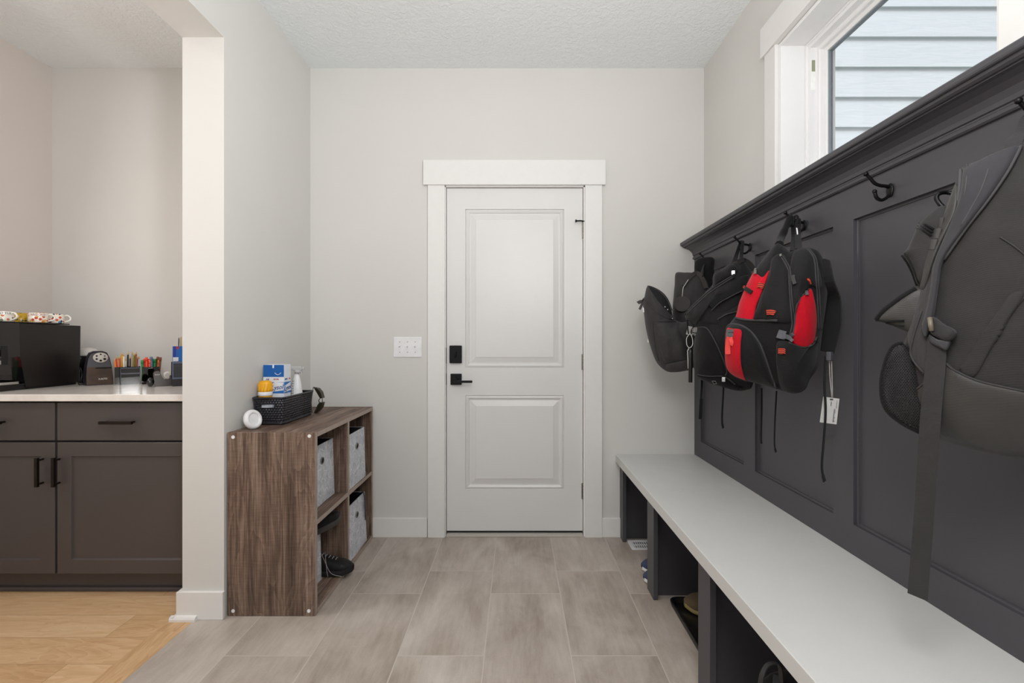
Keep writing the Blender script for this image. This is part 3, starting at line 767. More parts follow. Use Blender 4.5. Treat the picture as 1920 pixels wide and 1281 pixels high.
BLUEC = plain('carton_blue', (10, 92, 170), 0.4); WHITEC = plain('carton_white', (226, 232, 240), 0.4); LBLUE = plain('carton_light_blue', (120, 168, 216), 0.4); REDC = plain('carton_red', (196, 56, 72), 0.4); NAVY = plain('carton_navy', (24, 48, 130), 0.4)
ct = thing('wipes_carton', 'tall blue and white lettered carton standing in the black basket', 'carton', (-1.15, 2.19, ZT))
kx0, kx1, ky0, ky1 = -1.199, -1.100, 2.150, 2.214; kz0, kz1 = ZT + .006, zpx(684, 2.15)
b = B(); b.box(kx0, kx1, ky0, ky1, kz0, kz1, .001); bxo = b.build('box', WHITEC, ct)
b = B(); zb1, zb2 = zpx(707, 2.15), zpx(716, 2.15); e_ = .0006
b.box(kx0 + .001, kx0 + .044, ky0 - e_, ky0, zb1, kz1 - .001, 0, 0); b.box(kx0 + .052, kx1 - .0005, ky0 - e_, ky0, zb1, kz1 - .001, 0, 0); b.box(kx0 + .044, kx0 + .052, ky0 - e_, ky0, zb1, kz1 - .016, 0, 0)
b.box(kx0 + .001, kx1 - .0005, ky0 - e_, ky0, zb2 - .055, zb2 - .002, 0, 1); b.box(kx1, kx1 + e_, ky0 + .001, ky1 - .001, zb2 - .055, zb2 - .002, 0, 1)
b.prism([(kx0 + .035, ky0 - 2 * e_, zb2 - .012), (kx0 + .055, ky0 - 2 * e_, zb2 - .002), (kx1 - .002, ky0 - 2 * e_, zb2 - .004), (kx1 - .002, ky0 - 2 * e_, zb2 - .040), (kx0 + .03, ky0 - 2 * e_, zb2 - .050)], (0, e_, 0), 2)
b.prism([(kx1 + 2 * e_, ky0 + .003, zb2 - .02), (kx1 + 2 * e_, ky1 - .004, zb2 - .005), (kx1 + 2 * e_, ky1 - .002, zb2 - .045), (kx1 + 2 * e_, ky0 + .004, zb2 - .05)], (-e_, 0, 0), 2)
p = [Vector((kx0 + .055 + t * .03, ky0 - .001, zb1 + .020 - .010 * math.sin(PI * t))) for t in [i / 8 for i in range(9)]]; b.tube(p, .0012, 5, mat=2)
b.build('print', [BLUEC, plain('carton_mid_blue', (36, 112, 190), 0.4), WHITEC], ct)
b = B(); text_plane(b, 'Lysol', .031, (kx0 + .069, ky0 - .0018, zb2 - .027), (1, 0, .12), (0, 0, 1), 0, .25, width=.052)
text_plane(b, 'Lysol', .031, (kx1 + .0018, (ky0 + ky1) / 2, zb2 - .030), (0, 1, .12), (0, 0, 1), 0, .25, width=.056)
text_plane(b, 'Kill', .010, (kx0 + .022, ky0 - .001, (zb1 + zb2) / 2), (1, 0, 0), (0, 0, 1), 0); text_plane(b, '99.9%', .0105, (kx0 + .062, ky0 - .001, (zb1 + zb2) / 2), (1, 0, 0), (0, 0, 1), 1)
text_plane(b, 'KILLS', .010, (kx1 + .001, ky0 + .019, (zb1 + zb2) / 2), (0, 1, 0), (0, 0, 1), 0); text_plane(b, '99', .0105, (kx1 + .001, ky1 - .014, (zb1 + zb2) / 2), (0, 1, 0), (0, 0, 1), 1)
b.build('lettering', [NAVY, REDC], bxo)
YEL = plain('yellow_plastic', (238, 172, 20), 0.4, var=0.08, nscale=60)
yt = thing('wipes_tub', 'yellow tub with a white band in the front corner of the basket', 'tub', (-1.165, 2.11, ZT))
M = Matrix.Translation((-1.168, 2.113, ZT)) @ Matrix.Diagonal((.86, .86, 1, 1))
b = B(); b.lathe([(.031, .006), (.033, .02), (.033, .104)], 28, M, mat=1); b.lathe([(.0331, .104), (.0331, .128), (.0345, .130)], 28, M); b.build('body', [YEL, WHITEC], yt)
b = B(); b.lathe([(.0352, .131), (.0358, .134), (.0358, .146), (.0345, .149)], 28, M); b.build('band', WHITEP, yt)
b = B(); b.lathe([(.034, .149), (.0345, .155), (.0335, .185), (.029, .196), (.018, .200), (.001, .200)], 28, M, smooth=True)
for k in range(14):
    a = 2 * PI * k / 14; b.tube([M @ Vector((.0342 * math.cos(a), .0342 * math.sin(a), .152)), M @ Vector((.0338 * math.cos(a + .25), .0338 * math.sin(a + .25), .186))], .0016, 5)
b.build('lid', YEL, yt)
sb = thing('spray_bottle', 'white trigger spray bottle at the back of the basket', 'spray bottle', (-1.098, 2.29, ZT))
M = Matrix.Translation((-1.106, 2.287, ZT)) @ Matrix.Diagonal((.84, .7, 1, 1))
b = B(); b.lathe([(.030, .005), (.034, .012), (.035, .09), (.033, .12), (.026, .165), (.021, .19), (.0145, .212), (.0125, .222)], 28, M); b.build('bottle', WHITEP, sb)
b = B()
for k in range(6): b.tube([M @ Vector((-.033 + .0022 * k, -.012, .125 + k * .012)), M @ Vector((-.02 + .0015 * k, -.028 + .0015 * k, .122 + k * .012)), M @ Vector((-.006, -.031 + .002 * k, .125 + k * .012))], .0016, 5)
b.build('grip_ribs', GREYP, sb)
b = B(); gx, gy, gz = -1.101, 2.287, ZT + .222
b.box(gx - .030, gx + .022, gy - .009, gy + .009, gz + .014, gz + .034, .004); b.lathe([(.015, 0), (.015, .016)], 18, Matrix.Translation((gx, gy, gz)))
b.box(gx + .022, gx + .034, gy - .006, gy + .006, gz + .018, gz + .031, .002); b.prism([(gx + .012, gy - .004, gz + .016), (gx + .02, gy - .004, gz + .016), (gx + .024, gy - .004, gz - .008), (gx + .019, gy - .004, gz - .008)], (0, .008, 0))
b.build('trigger_head', plain('trigger_grey', (186, 186, 186), 0.35), sb)
# sunglasses standing on one end against the basket
sg = thing('sunglasses', 'dark sunglasses standing on edge behind the black basket', 'sunglasses', (-1.05, 2.40, ZT))
yg = 2.425
def lens(pts):
    b = B(); fr = [at(px, py, yg) for px, py in pts]; b.prism([p + Vector((0, 0, 0)) for p in fr], (.004, .03, 0)); return b
arc = smoothc([(587.5, 726), (594.5, 728), (600.5, 735.5), (604, 747), (604, 756), (601, 765), (594.5, 773), (585.5, 777)], 5, False)
lens([(588, 727), (594, 728.5), (600, 735.5), (603.3, 747), (600, 747.5), (596, 740.5), (591.5, 733)]).build('lens', LENS, sg)
lens([(603.5, 755), (601, 765), (594, 773), (587, 776.5), (591.5, 768.5), (595, 760), (599, 754.5)]).build('lens', LENS, sg)
b = B(); b.tube([at(p.x, p.y, yg - .001) for p in arc], .0018, 6); b.tube([at(p.x, p.y, yg + .031) for p in arc], .0018, 6)
b.tube([at(600, 747.5, yg + .01), at(597.5, 751, yg + .005), at(599, 755, yg + .01)], .0022, 6); b.build('frame', BLKP, sg)
for p0, p1 in (((587.5, 726.5), (583.5, 757)), ((585.5, 777), (584, 757))):
    b = B(); b.tube([at(*p0, yg), at((p0[0] + p1[0]) / 2 - .5, (p0[1] + p1[1]) / 2, yg + .03), at(*p1, yg + .06)], .0018, 6); b.build('temple', BLKP, sg)
# round white puck
pk = thing('ring_light', 'small white round ring-shaped gadget leaning beside the basket', 'gadget', (-1.145, 1.99, ZT))
nrm = Vector((.95, -.30, .30)).normalized(); Q = nrm.to_track_quat('Z', 'Y').to_matrix().to_4x4(); cpt = at(474, 786.5, 1.985)
M = Matrix.Translation(cpt) @ Q
b = B(); b.lathe([(.024, .006), (.026, .011), (.034, .013), (.041, .008), (.0435, .0), (.042, -.008), (.034, -.011), (.001, -.011)], 36, M); b.build('ring', WHITEP, pk)
b = B(); b.lathe([(.0245, .004), (.023, .0052), (.010, .0045), (.0005, .0045)], 32, M); b.build('centre_disc', plain('puck_grey', (150, 150, 156), 0.3), pk)

# ------------------------------------------------------------------ base cabinet in the nook
yf = 2.04; ZCT = .914
def cx(px): return (px - VX) * yf / F
def cz(py): return H - (py - VY) * yf / F
bc = thing('base_cabinet', 'charcoal shaker base cabinet with black bar pulls in the nook', 'cabinet', (-2.06, 2.36, 0))
b = B(); b.box(-2.737, -1.392, yf + .021, 2.68, .105, .882); b.build('carcass', plain('cabinet_inside_edge', (40, 37, 37), 0.5), bc)
b = B(); b.box(-2.737, -1.408, 2.105, 2.12, .0005, .105); b.build('toe_kick', CABM, bc)
b = B(); b.prism([(-2.737, 2.105 - a, .0008 + z) for a, z in pr], (1.328, 0, 0)); b.build('shoe_moulding', CABM, bc)
def shaker(x0, x1, z0, z1):
    b = B(); pos = lambda u, v, d: Vector((u, yf + d, v))
    rings(b, (x0, x1, z0, z1), [(0, .02), (0, .0015), (.0015, 0), (.062, 0), (.063, .001), (.066, .0075), (.0665, .008)], pos); return b
def bar(parent, xc, zc, L, vertical):
    b = B(); hw = .0065
    if vertical:
        b.box(xc - hw, xc + hw, yf - .034, yf - .022, zc - L / 2, zc + L / 2, .001)
        for s in (-1, 1): b.lathe([(.0045, 0), (.0045, .0235)], 12, Matrix.Translation((xc, yf - .0005, zc + s * L * .41)) @ Matrix.Rotation(PI / 2, 4, 'X'))
    else:
        b.box(xc - L / 2, xc + L / 2, yf - .034, yf - .022, zc - hw, zc + hw, .001)
        for s in (-1, 1): b.lathe([(.0045, 0), (.0045, .0235)], 12, Matrix.Translation((xc + s * L * .41, yf - .0005, zc)) @ Matrix.Rotation(PI / 2, 4, 'X'))
    b.build('pull_handle', BRONZE, parent)
xr0, xr1 = cx(107), cx(365); xl1 = cx(102.5); xl0 = xl1 - (xr1 - xr0)
xl0 = max(xl0, -2.72)
d = shaker(xr0, xr1, cz(1076), cz(830)).build('cabinet_door', CABM, bc); bar(d, cx(112), cz(883), .129, True)
d = shaker(xl0, xl1, cz(1076), cz(830)).build('cabinet_door', CABM, bc); bar(d, cx(81), cz(883), .129, True)
b = B(); b.box(xr0, xr1, yf, yf + .02, cz(826), cz(755.5), .0015); d = b.build('drawer_front', CABM, bc); bar(d, cx(227), cz(791), .146, False)
b = B(); b.box(xl0, xl1, yf, yf + .02, cz(826), cz(755.5), .0015); d = b.build('drawer_front', CABM, bc); bar(d, cx(-16), cz(791), .146, False)
b = B(); b.box(xr1 + .003, -1.392, yf + .002, yf + .021, .105, .882); b.build('filler_strip', CABM, bc)
b = B(); b.box(-2.738, -1.391, 2.018, 2.681, .883, ZCT, .003); b.build('countertop', QUARTZ, label='white quartz countertop on the charcoal base cabinet', cat='countertop')

# ------------------------------------------------------------------ coffee machine with mugs
cm = thing('coffee_machine', 'large dark coffee machine on the nook counter', 'coffee machine', (-2.54, 2.32, ZCT))
mx0, mx1, my0, my1, mzt = -2.675, -2.412, 2.205, 2.515, 1.238
b = B()
sp = [(my0 + .03, ZCT + .012), (my0 + .018, ZCT + .08), (my0 + .004, ZCT + .17), (my0, ZCT + .24), (my0 - .002, mzt), (my1, mzt - .002), (my1 - .002, ZCT + .15), (my1 - .012, ZCT + .012)]
b.prism([(mx0, y, z) for y, z in sp], (mx1 - mx0, 0, 0)); b.build('body', DARKB, cm)
b = B()
fp = [(my0 - .0005, mzt + .001), (my0 - .11, mzt + .001), (my0 - .12, mzt - .02), (my0 - .118, ZCT + .2), (my0 - .05, ZCT + .19), (my0 - .03, ZCT + .05), (my0 + .024, ZCT + .035), (my0 + .017, ZCT + .08), (my0 + .0035, ZCT + .17)]
b.prism([(mx0 - .004, y, z) for y, z in fp], (mx1 - mx0 + .005, 0, 0)); b.build('front_housing', BLKGLOSS, cm)
b = B(); b.box(mx0 + .005, mx1 - .002, my0 - .125, my0 + .03, ZCT + .001, ZCT + .030, .004); b.box(mx0 + .01, mx1 - .006, my0 + .03, my1 - .02, ZCT + .001, ZCT + .0118); b.build('base', BLKP, cm)
b = B(); b.box(mx0 + .01, mx1 + .003, my0 - .13, my0 - .002, ZCT + .030, ZCT + .042, .003); b.build('drip_tray', SILVER, cm)
b = B(); b.box(mx0 + .08, mx1 - .08, my0 - .11, my0 - .055, ZCT + .15, ZCT + .22, .006); b.box(mx0 + .085, mx1 - .085, my0 - .113, my0 - .05, ZCT + .135, ZCT + .15, .003, 1); b.build('spout', [BLKP, SILVER], cm)
b = B(); b.box(mx1 + .001, mx1 + .004, my0 - .108, my0 - .080, ZCT + .128, ZCT + .146, .001, 0); b.box(mx1 + .001, mx1 + .003, my0 - .105, my0 - .085, ZCT + .170, ZCT + .215, .001, 1); b.box(mx1 + .001, mx1 + .0025, my0 - .079, my0 - .05, ZCT + .125, ZCT + .215, .001, 2); b.build('side_fittings', [SILVER, WHITEP, BLKP], cm)
b = B(); b.box(mx0 + .01, mx1 - .004, my0 - .112, my1 - .055, mzt + .0015, mzt + .007, .002); b.build('cup_tray', BLKP, cm)

def mug(label, loc, rz, cols, txt, tcol, bg=(238, 231, 219), r=.0375, h=.05):
    t = thing('mug', label, 'mug', (0, 0, 0), 'printed mugs on the coffee machine')
    b = B(); b.lathe([(r * .9, 0), (r * .97, .002), (r, .006), (r, h), (r - .003, h), (r - .004, .008), (.001, .006)], 32); b.build('cup', mk_mugprint('mug_print', cols, bg), t)
    b = B(); b.tube(smoothc([(r - .002, 0, h * .82), (r + .012, 0, h * .86), (r + .022, 0, h * .62), (r + .019, 0, h * .34), (r - .002, 0, h * .18)], 5, False), .0042, 8); b.build('handle', CERAM, t)
    if not txt:
        t.location = loc; t.rotation_euler = (0, 0, rz); return t
    V, Fc = text_geo(txt, .0135); w = max(p.x for p in V) - min(p.x for p in V); k = .058 / w
    b = B(); b.add([Vector((math.sin(p.x * k / r) * (r + .0006), -math.cos(p.x * k / r) * (r + .0006), h * .80 + p.y)) for p in V], Fc)
    # white band behind the name so that it reads
    n = 14; b.grid([[Vector((math.sin(a) * (r + .0003), -math.cos(a) * (r + .0003), z)) for a in [-1.0 + 2.0 * i / n for i in range(n + 1)]] for z in (h * .66, h * .96)], mat=1, smooth=False)
    o = b.build('lettering', [plain('mug_ink_' + txt.lower(), tcol, 0.4), CERAM], t); o.rotation_euler = (0, 0, -rz + .8)
    t.location = loc; t.rotation_euler = (0, 0, rz); return t
mz = mzt + .0075
vw = math.atan2(2.46, 2.3)
for (lab, px, y, x, rz, cols, txt, tc, bg) in (
    ('mug with dark SEATTLE lettering at the front of the coffee machine', 0, 2.212, -2.497, .1, [(236, 230, 220), (60, 66, 70), (120, 130, 110), (200, 120, 80), (238, 231, 219)], 'SEATTLE', (40, 42, 46), (238, 231, 219)),
    ('yellow mug with dark print half hidden between two printed mugs', 0, 2.353, -2.565, .1, [(196, 160, 40), (120, 96, 30), (160, 128, 34), (90, 84, 40)], '', (70, 60, 20), (190, 152, 40)),
    ('mug with red ARIZONA lettering and orange print on the coffee machine', 0, 2.336, -2.458, .7, [(222, 106, 50), (238, 231, 219), (214, 140, 70), (190, 70, 50), (210, 170, 80)], 'ARIZONA', (150, 40, 40), (238, 231, 219)),
    ('mug with blue and red print at the far end of the row', 0, 2.420, -2.458, .7, [(40, 78, 120), (238, 231, 219), (90, 140, 170), (206, 90, 60), (40, 60, 90)], '', (40, 70, 120), (238, 231, 219))):
    mug(lab, (x, y, mz), rz, cols, txt, tc, bg)

# ------------------------------------------------------------------ desk things on the counter
ZK = ZCT + .0005
yq = 2.47
# these stand turned towards the room, so each is built in its own frame and rotated
TH = math.radians(42.5)
def frame_at(px, y, turn=TH):
    return Matrix.Translation((xpx(px, y), y, ZK)) @ Matrix.Rotation(turn, 4, 'Z')
def pxw(n, y): return n * y / F / 1.357          # width of n pixels on something turned to the room
def pxh(n, y): return n * y / F
RX = Matrix.Rotation(PI / 2, 4, 'X')
# electric pencil sharpener
ys_ = 2.46; MS = frame_at(187.5, ys_, TH + .16)
ps = thing('pencil_sharpener', 'dark electric pencil sharpener with a grey hole dial', 'pencil sharpener', MS.translation)
hw, hh = .056, .183
fo = [(-1, 0), (-1.0, .25), (-.93, .55), (-.80, .80), (-.62, .95), (-.3, 1.0), (.3, 1.0), (.62, .95), (.80, .80), (.93, .55), (1.0, .25), (1, 0)]
def prof_row(y, k, slope): return [Vector((x * hw * k, y + slope * z * hh, z * hh * (k if k < 1 else 1))) for x, z in fo]
b = B(); rows = [prof_row(.003, .955, .17), prof_row(0, .985, .17), prof_row(.008, 1, .16), prof_row(.07, 1, .06), prof_row(.115, .93, -.05)]
b.grid(rows, True, False, 0, False); b.add(rows[0], [list(range(12))]); b.add(rows[-1], [list(range(12))[::-1]]); b.xf(MS).build('housing', plain('sharpener_plum', (40, 36, 46), 0.35), ps)
b = B(); b.prism([(x * hw * .965, -.004 + .17 * z * hh, z * hh + .001) for x, z in ((-1, 0.01), (-1.0, .25), (-.94, .52), (.94, .52), (1.0, .25), (1, 0.01))], (0, .006, 0)); b.xf(MS).build('shavings_bin', plain('smoky_amber', (60, 45, 35), 0.12, var=.3, nscale=22), ps)
b = B(); b.box(-.016, .05, .17 * .09 - .007, .17 * .09, .088, .094, .001); b.xf(MS).build('bin_grip', DARKIN, ps)
MD = MS @ Matrix.Translation((.006, .17 * .147 - .001, .147)) @ Matrix.Rotation(PI / 2 - .17, 4, 'X')
b = B(); b.lathe([(.031, -.004), (.031, .003), (.029, .0045), (.001, .0045)], 32, MD @ Matrix.Diagonal((1, .9, 1, 1))); dial = b.build('dial', plain('dial_grey', (176, 170, 163), 0.4), ps)
for k in range(6):
    a = 2 * PI * k / 6 + .5; r = .0032 + .0006 * k
    b = B(); b.lathe([(r, 0), (r, .0052)], 12, MD @ Matrix.Translation((.019 * math.cos(a), .017 * math.sin(a), 0))); b.build('dial_hole', DARKIN, dial)
b = B(); text_plane(b, 'X-ACTO', .013, (.012, -.0052 + .17 * .032, .032), (1, 0, 0), (0, .17, 1), width=.036); b.xf(MS).build('lettering', plain('letter_white', (226, 222, 214), 0.5), ps)
# jar behind, cord
jr = thing('lidded_jar', 'round jar with a pale domed lid between coffee machine and sharpener', 'jar', (xpx(166, 2.6), 2.6, ZCT))
M = Matrix.Translation((xpx(162, 2.6), 2.612, ZK)) @ Matrix.Diagonal((.8, .8, .965, 1))
b = B(); b.lathe([(.05, 0), (.056, .006), (.056, .158)], 28, M); b.build('body', BLKGLOSS, jr)
b = B(); b.lathe([(.059, .159), (.060, .169), (.055, .188), (.04, .201), (.02, .207), (.001, .208)], 28, M); b.build('lid', plain('lid_pale', (210, 208, 203), 0.3), jr)
b = B(); b.tube(smoothc([(xpx(150, 2.47), 2.50, ZK + .003), (xpx(149, 2.45), 2.46, ZK + .02), (xpx(152, 2.46), 2.465, ZK + .06), (xpx(150, 2.5), 2.50, ZK + .09), (xpx(152, 2.5), 2.49, ZK + .04), (xpx(148.5, 2.45), 2.45, ZK + .003), (xpx(151, 2.5), 2.54, ZK + .004)], 6, False), .0028, 6)
b.build('power_cord', BLKP, label='black cord bundled beside the pencil sharpener', cat='cord')

# pencils and pens
def pencil(name, label, cat, group, base, top, r, bodym, tipm, tip=.016, cap=None):
    base = Vector(base); top = Vector(top); d_ = (top - base); L = d_.length; M = Matrix.Translation(base) @ d_.to_track_quat('Z', 'Y').to_matrix().to_4x4()
    t = thing(name, label, cat, base, group)
    b = B(); b.lathe([(r, 0), (r, L - tip)], 8, M, smooth=False); b.build('barrel', bodym, t)
    b = B(); b.lathe([(r, L - tip), (r * .35, L)] if cap is None else [(r * 1.12, L - tip), (r * 1.1, L - .001), (r * .7, L)], 8, M); b.build('tip' if cap is None else 'cap', tipm, t)
    return t
PC = lambda n, c: plain('pen_' + n, c, 0.4)
WOODT = plain('pencil_wood', (206, 168, 120), 0.6)
def open_box(b, x0, x1, y0, y1, z0, z1, th=.002, mat=0):
    b.box(x0, x1, y0, y0 + th, z0, z1, 0, mat); b.box(x0, x1, y1 - th, y1, z0, z1, 0, mat); b.box(x0, x0 + th, y0 + th, y1 - th, z0, z1, 0, mat); b.box(x1 - th, x1, y0 + th, y1 - th, z0, z1, 0, mat); b.box(x0 + th, x1 - th, y0 + th, y1 - th, z0, z0 + th, 0, mat)
yo = 2.50; MO = frame_at(240, yo); zo = .094; how = pxw(50, yo) / 2
og = thing('desk_organizer', 'smoky clear desk organizer holding pencils beside the sharpener', 'desk organizer', MO.translation)
b = B(); open_box(b, -how, how, .032, .085, 0, zo); b.box(-how + .03, -how + .032, .034, .083, .002, zo); b.xf(MO).build('compartments', SMOKE, og)
fx0, fx1 = -how + .022, how - .003
b = B(); open_box(b, fx0, fx1, -.012, .031, 0, zo * .97, .0025); b.box(fx0 + .0025, fx1 - .0025, -.009, .028, zo * .62, zo * .65); b.xf(MO).build('front_tray', SMOKE, og)
b = B(); b.box(fx0 - .001, fx0 + .003, -.015, -.011, 0, zo, .001); b.box(fx1 - .003, fx1 + .001, -.015, -.011, 0, zo, .001); b.box(fx0, fx1, -.015, -.012, zo * .60, zo * .66); b.box(fx0, fx1, -.015, -.012, zo * .93, zo * .99); b.xf(MO).build('tray_edges', plain('smoky_edge', (70, 76, 88), 0.15), og)
b = B(); b.box(fx0 + .008, fx1 - .008, -.005, .02, zo * .665, zo * .9, .003); b.xf(MO).build('eraser_block', plain('dark_eraser', (62, 52, 50), 0.5), og)
b = B(); b.box(.012, .030, -.0065, -.005, zo * .74, zo * .83); b.xf(MO).build('label_tag', plain('tag_red', (206, 96, 82), 0.5), og)
for k, (x, z) in enumerate(((-.01, .012), (.008, .018), (.0, .028))):
    b = B(); b.tube([Vector((x - .02, .01, z * .7 + .006)), Vector((x + .025, .012, z + .008))], .002, 6); b.xf(MO).build('clip', GREYP, og, label='small metal desk clip in the tray')
plist = [(215, 672, 'orange', (232, 124, 40)), (218, 668, 'red', (206, 50, 40)), (221, 670, 'tan', (220, 176, 114)), (224, 667, 'brick red', (190, 64, 48)), (227, 664, 'yellow', (240, 190, 44)), (229.5, 661, 'gold', (220, 166, 34)), (232, 663, 'white', (230, 226, 218)),
         (236, 671, 'cream', (224, 218, 204)), (240, 660, 'black', (30, 30, 32)), (244, 667, 'dark brown', (76, 50, 38)), (248, 659, 'grey', (156, 156, 156)), (250.5, 663, 'ochre', (212, 162, 44)), (253, 662, 'olive green', (110, 122, 54)), (255.5, 659, 'reddish brown', (146, 74, 50)), (259, 668, 'dull red', (178, 58, 54)), (261, 668, 'light grey', (204, 202, 200))]
for k, (px, py, nm, c) in enumerate(plist):
    yl = .038 + .040 * ((k * 7) % 10) / 10; xl = (px - 238) / 50 * how * 1.75 + random.uniform(-.004, .004)
    xl = min(max(xl, -how + .007), how - .007)
    if abs(xl - (-how + .031)) < .006: xl = -how + (.0235 if k % 2 else .0385)
    base = MO @ Vector((xl, yl, .0055))
    top = at(px, py, base.y + .003)
    pencil('pencil', '%s pencil standing in the smoky desk organizer' % nm, 'pencil', 'pencils in the desk organizer', base, top, .0038, PC(nm.replace(' ', '_'), c), WOODT)
MC = frame_at(283.5, yo + .012); hcw = pxw(35, yo) / 2
cu2 = thing('pen_cup', 'clear dark pen cup of markers behind the tape dispenser', 'pen cup', MC.translation)
b = B(); open_box(b, -hcw, hcw, .01, .062, 0, zo); b.box(-.001, .001, .012, .06, .002, zo * .98); b.xf(MC).build('cup', SMOKE, cu2)
mlist = [(266.5, 675, 'green', (30, 130, 70)), (271, 673, 'red', (222, 44, 36)), (274.5, 670, 'orange-red', (230, 72, 38)), (278, 673, 'scarlet', (232, 52, 42)), (281, 675, 'vermilion', (232, 90, 54)), (283.5, 669, 'slate blue', (90, 106, 136)), (287.5, 673, 'emerald', (12, 140, 70)),
         (291, 673, 'dark green', (18, 112, 60)), (296, 669, 'brown', (120, 76, 48)), (298, 675, 'amber', (226, 126, 44)), (301, 670, 'maroon', (120, 64, 54))]
for k, (px, py, nm, c) in enumerate(mlist):
    xl = (px - 283.5) / 35 * hcw * 1.7; yl = .020 + .030 * ((k * 3) % 5) / 5
    if abs(xl) < .008: xl = .009 if px >= 283 else -.009
    base = MC @ Vector((xl, yl, .0055)); top = at(px, py, base.y + .002)
    pencil('marker_pen', '%s marker pen in the cup behind the tape dispenser' % nm, 'pen', 'markers in the pen cup', base, top, .0058, PC('m_' + nm.replace(' ', '_'), c), PC('m_' + nm.replace(' ', '_'), c), .022, cap=1)
# tape dispenser
yt_ = 2.405; MT = frame_at(305, yt_)
td = thing('tape_dispenser', 'grey desktop tape dispenser with a white tape roll', 'tape dispenser', MT.translation)
tp = [((px - 305) / 853 * yt_ / 1.357, (721 - py) * yt_ / 853) for px, py in [(289, 721), (286, 698), (288, 694), (297, 692.5), (300, 697), (304, 705), (309, 709), (317, 708), (322, 700), (325.5, 701), (326, 719), (324, 721)]]
b = B(); b.prism([(x, -.02, z) for x, z in tp], (0, .04, 0)); b.xf(MT).build('body', plain('dispenser_grey', (70, 66, 64), 0.35), td)
b = B(); b.lathe([(.012, -.009), (.020, -.009), (.020, .009), (.012, .009)], 24, MT @ Matrix.Translation(((315 - 305) / 853 * yt_ / 1.357, 0, 19.5 * yt_ / 853)) @ RX, cap=False); b.build('tape_roll', plain('tape_white', (222, 216, 208), 0.3), td)
b = B(); text_plane(b, 'Scotch', .008, ((293.5 - 305) / 853 * yt_ / 1.357, -.021, (721 - 699) * yt_ / 853), (1, 0, 0), (0, 0, 1), width=.02); b.xf(MT).build('lettering', plain('letter_white', (226, 222, 214), 0.5), td)
b = B(); b.ball((xpx(282, 2.36), 2.36, ZK + .0235), .024, 12, (.62, .75, .98)); b.v = [Vector((p.x, p.y, max(p.z, ZK))) for p in b.v]
b.build('paperweight', BLKGLOSS, label='small glossy black round object in front of the tape dispenser', cat='paperweight')
# drawer tower at the right end, cut off by the wall end
ty = 2.40; MR = frame_at(338, ty); wt = pxw(32, ty) / 2
zz = lambda py: (720.5 - py) * ty / F
dt = thing('drawer_tower', 'small blue-grey clear drawer tower at the wall end of the counter', 'desk drawers', MR.translation)
b = B(); b.box(-wt, wt, 0, .06, 0, zz(706.5), .002); b.xf(MR).build('lower_drawer', plain('drawer_dark', (40, 39, 43), 0.25), dt)
b = B(); open_box(b, -wt, wt, 0, .06, zz(706), zz(675.5), .003); b.xf(MR).build('upper_drawer', SMOKEB, dt)
b = B(); b.box(-wt - .001, wt + .001, -.003, .0, zz(707), zz(704)); b.box(-wt - .001, wt + .001, -.003, .0, zz(678), zz(675)); b.box(-wt - .001, -wt + .004, -.003, 0, zz(704), zz(678)); b.box(wt - .004, wt + .001, -.003, 0, zz(704), zz(678)); b.xf(MR).build('drawer_frame', plain('frame_slate', (92, 104, 130), 0.2), dt)
b = B(); b.box(-wt + .010, -wt + .020, .01, .035, zz(702), zz(684), .002, 0); b.xf(MR).build('drawer_contents', plain('content_brown', (140, 98, 80), 0.6), dt)
b = B(); b.box(-wt + .026, wt - .006, .01, .045, zz(702), zz(684), .002, 0); b.xf(MR).build('drawer_contents', plain('content_grey', (110, 108, 112), 0.6), dt)
bx_ = thing('marker_box', 'blue marker pack standing on the clear drawer tower', 'marker pack', MR @ Vector((0, .02, zz(675))))
e_ = .0006
b = B(); b.box(-wt + .003, wt - .003, .006, .03, zz(674.6), zz(646), .001); b.xf(MR).build('pack', plain('pack_blue', (22, 104, 186), 0.4), bx_)
b = B(); b.box(-wt + .003, -wt + .016, .006 - e_, .006, zz(666), zz(646), 0, 0); b.prism([(-wt + .014, .006 - e_, zz(646.5)), (-wt + .030, .006 - e_, zz(646.5)), (-wt + .022, .006 - e_, zz(653))], (0, e_, 0), 1); b.box(-wt + .003, -wt + .026, .006 - e_, .006, zz(674), zz(666.5), 0, 2); b.xf(MR).build('print', [plain('pack_deep_blue', (24, 56, 158), 0.4), plain('pack_red', (196, 44, 52), 0.4), plain('pack_white', (222, 226, 234), 0.4)], bx_)
for k, (px, py, c, nm) in enumerate(((335.5, 633, (90, 84, 78), 'grey'), (339.5, 631, (206, 178, 110), 'straw-coloured'))):
    base = MR @ Vector((-.004 + .012 * k, .04, zz(675.6)))
    pencil('paint_brush', 'thin %s brush handle sticking up behind the blue marker pack' % nm, 'brush', 'brushes behind the marker pack', base, at(px, py, base.y), .003, PC('b' + nm, c), PC('b' + nm, c), .01)

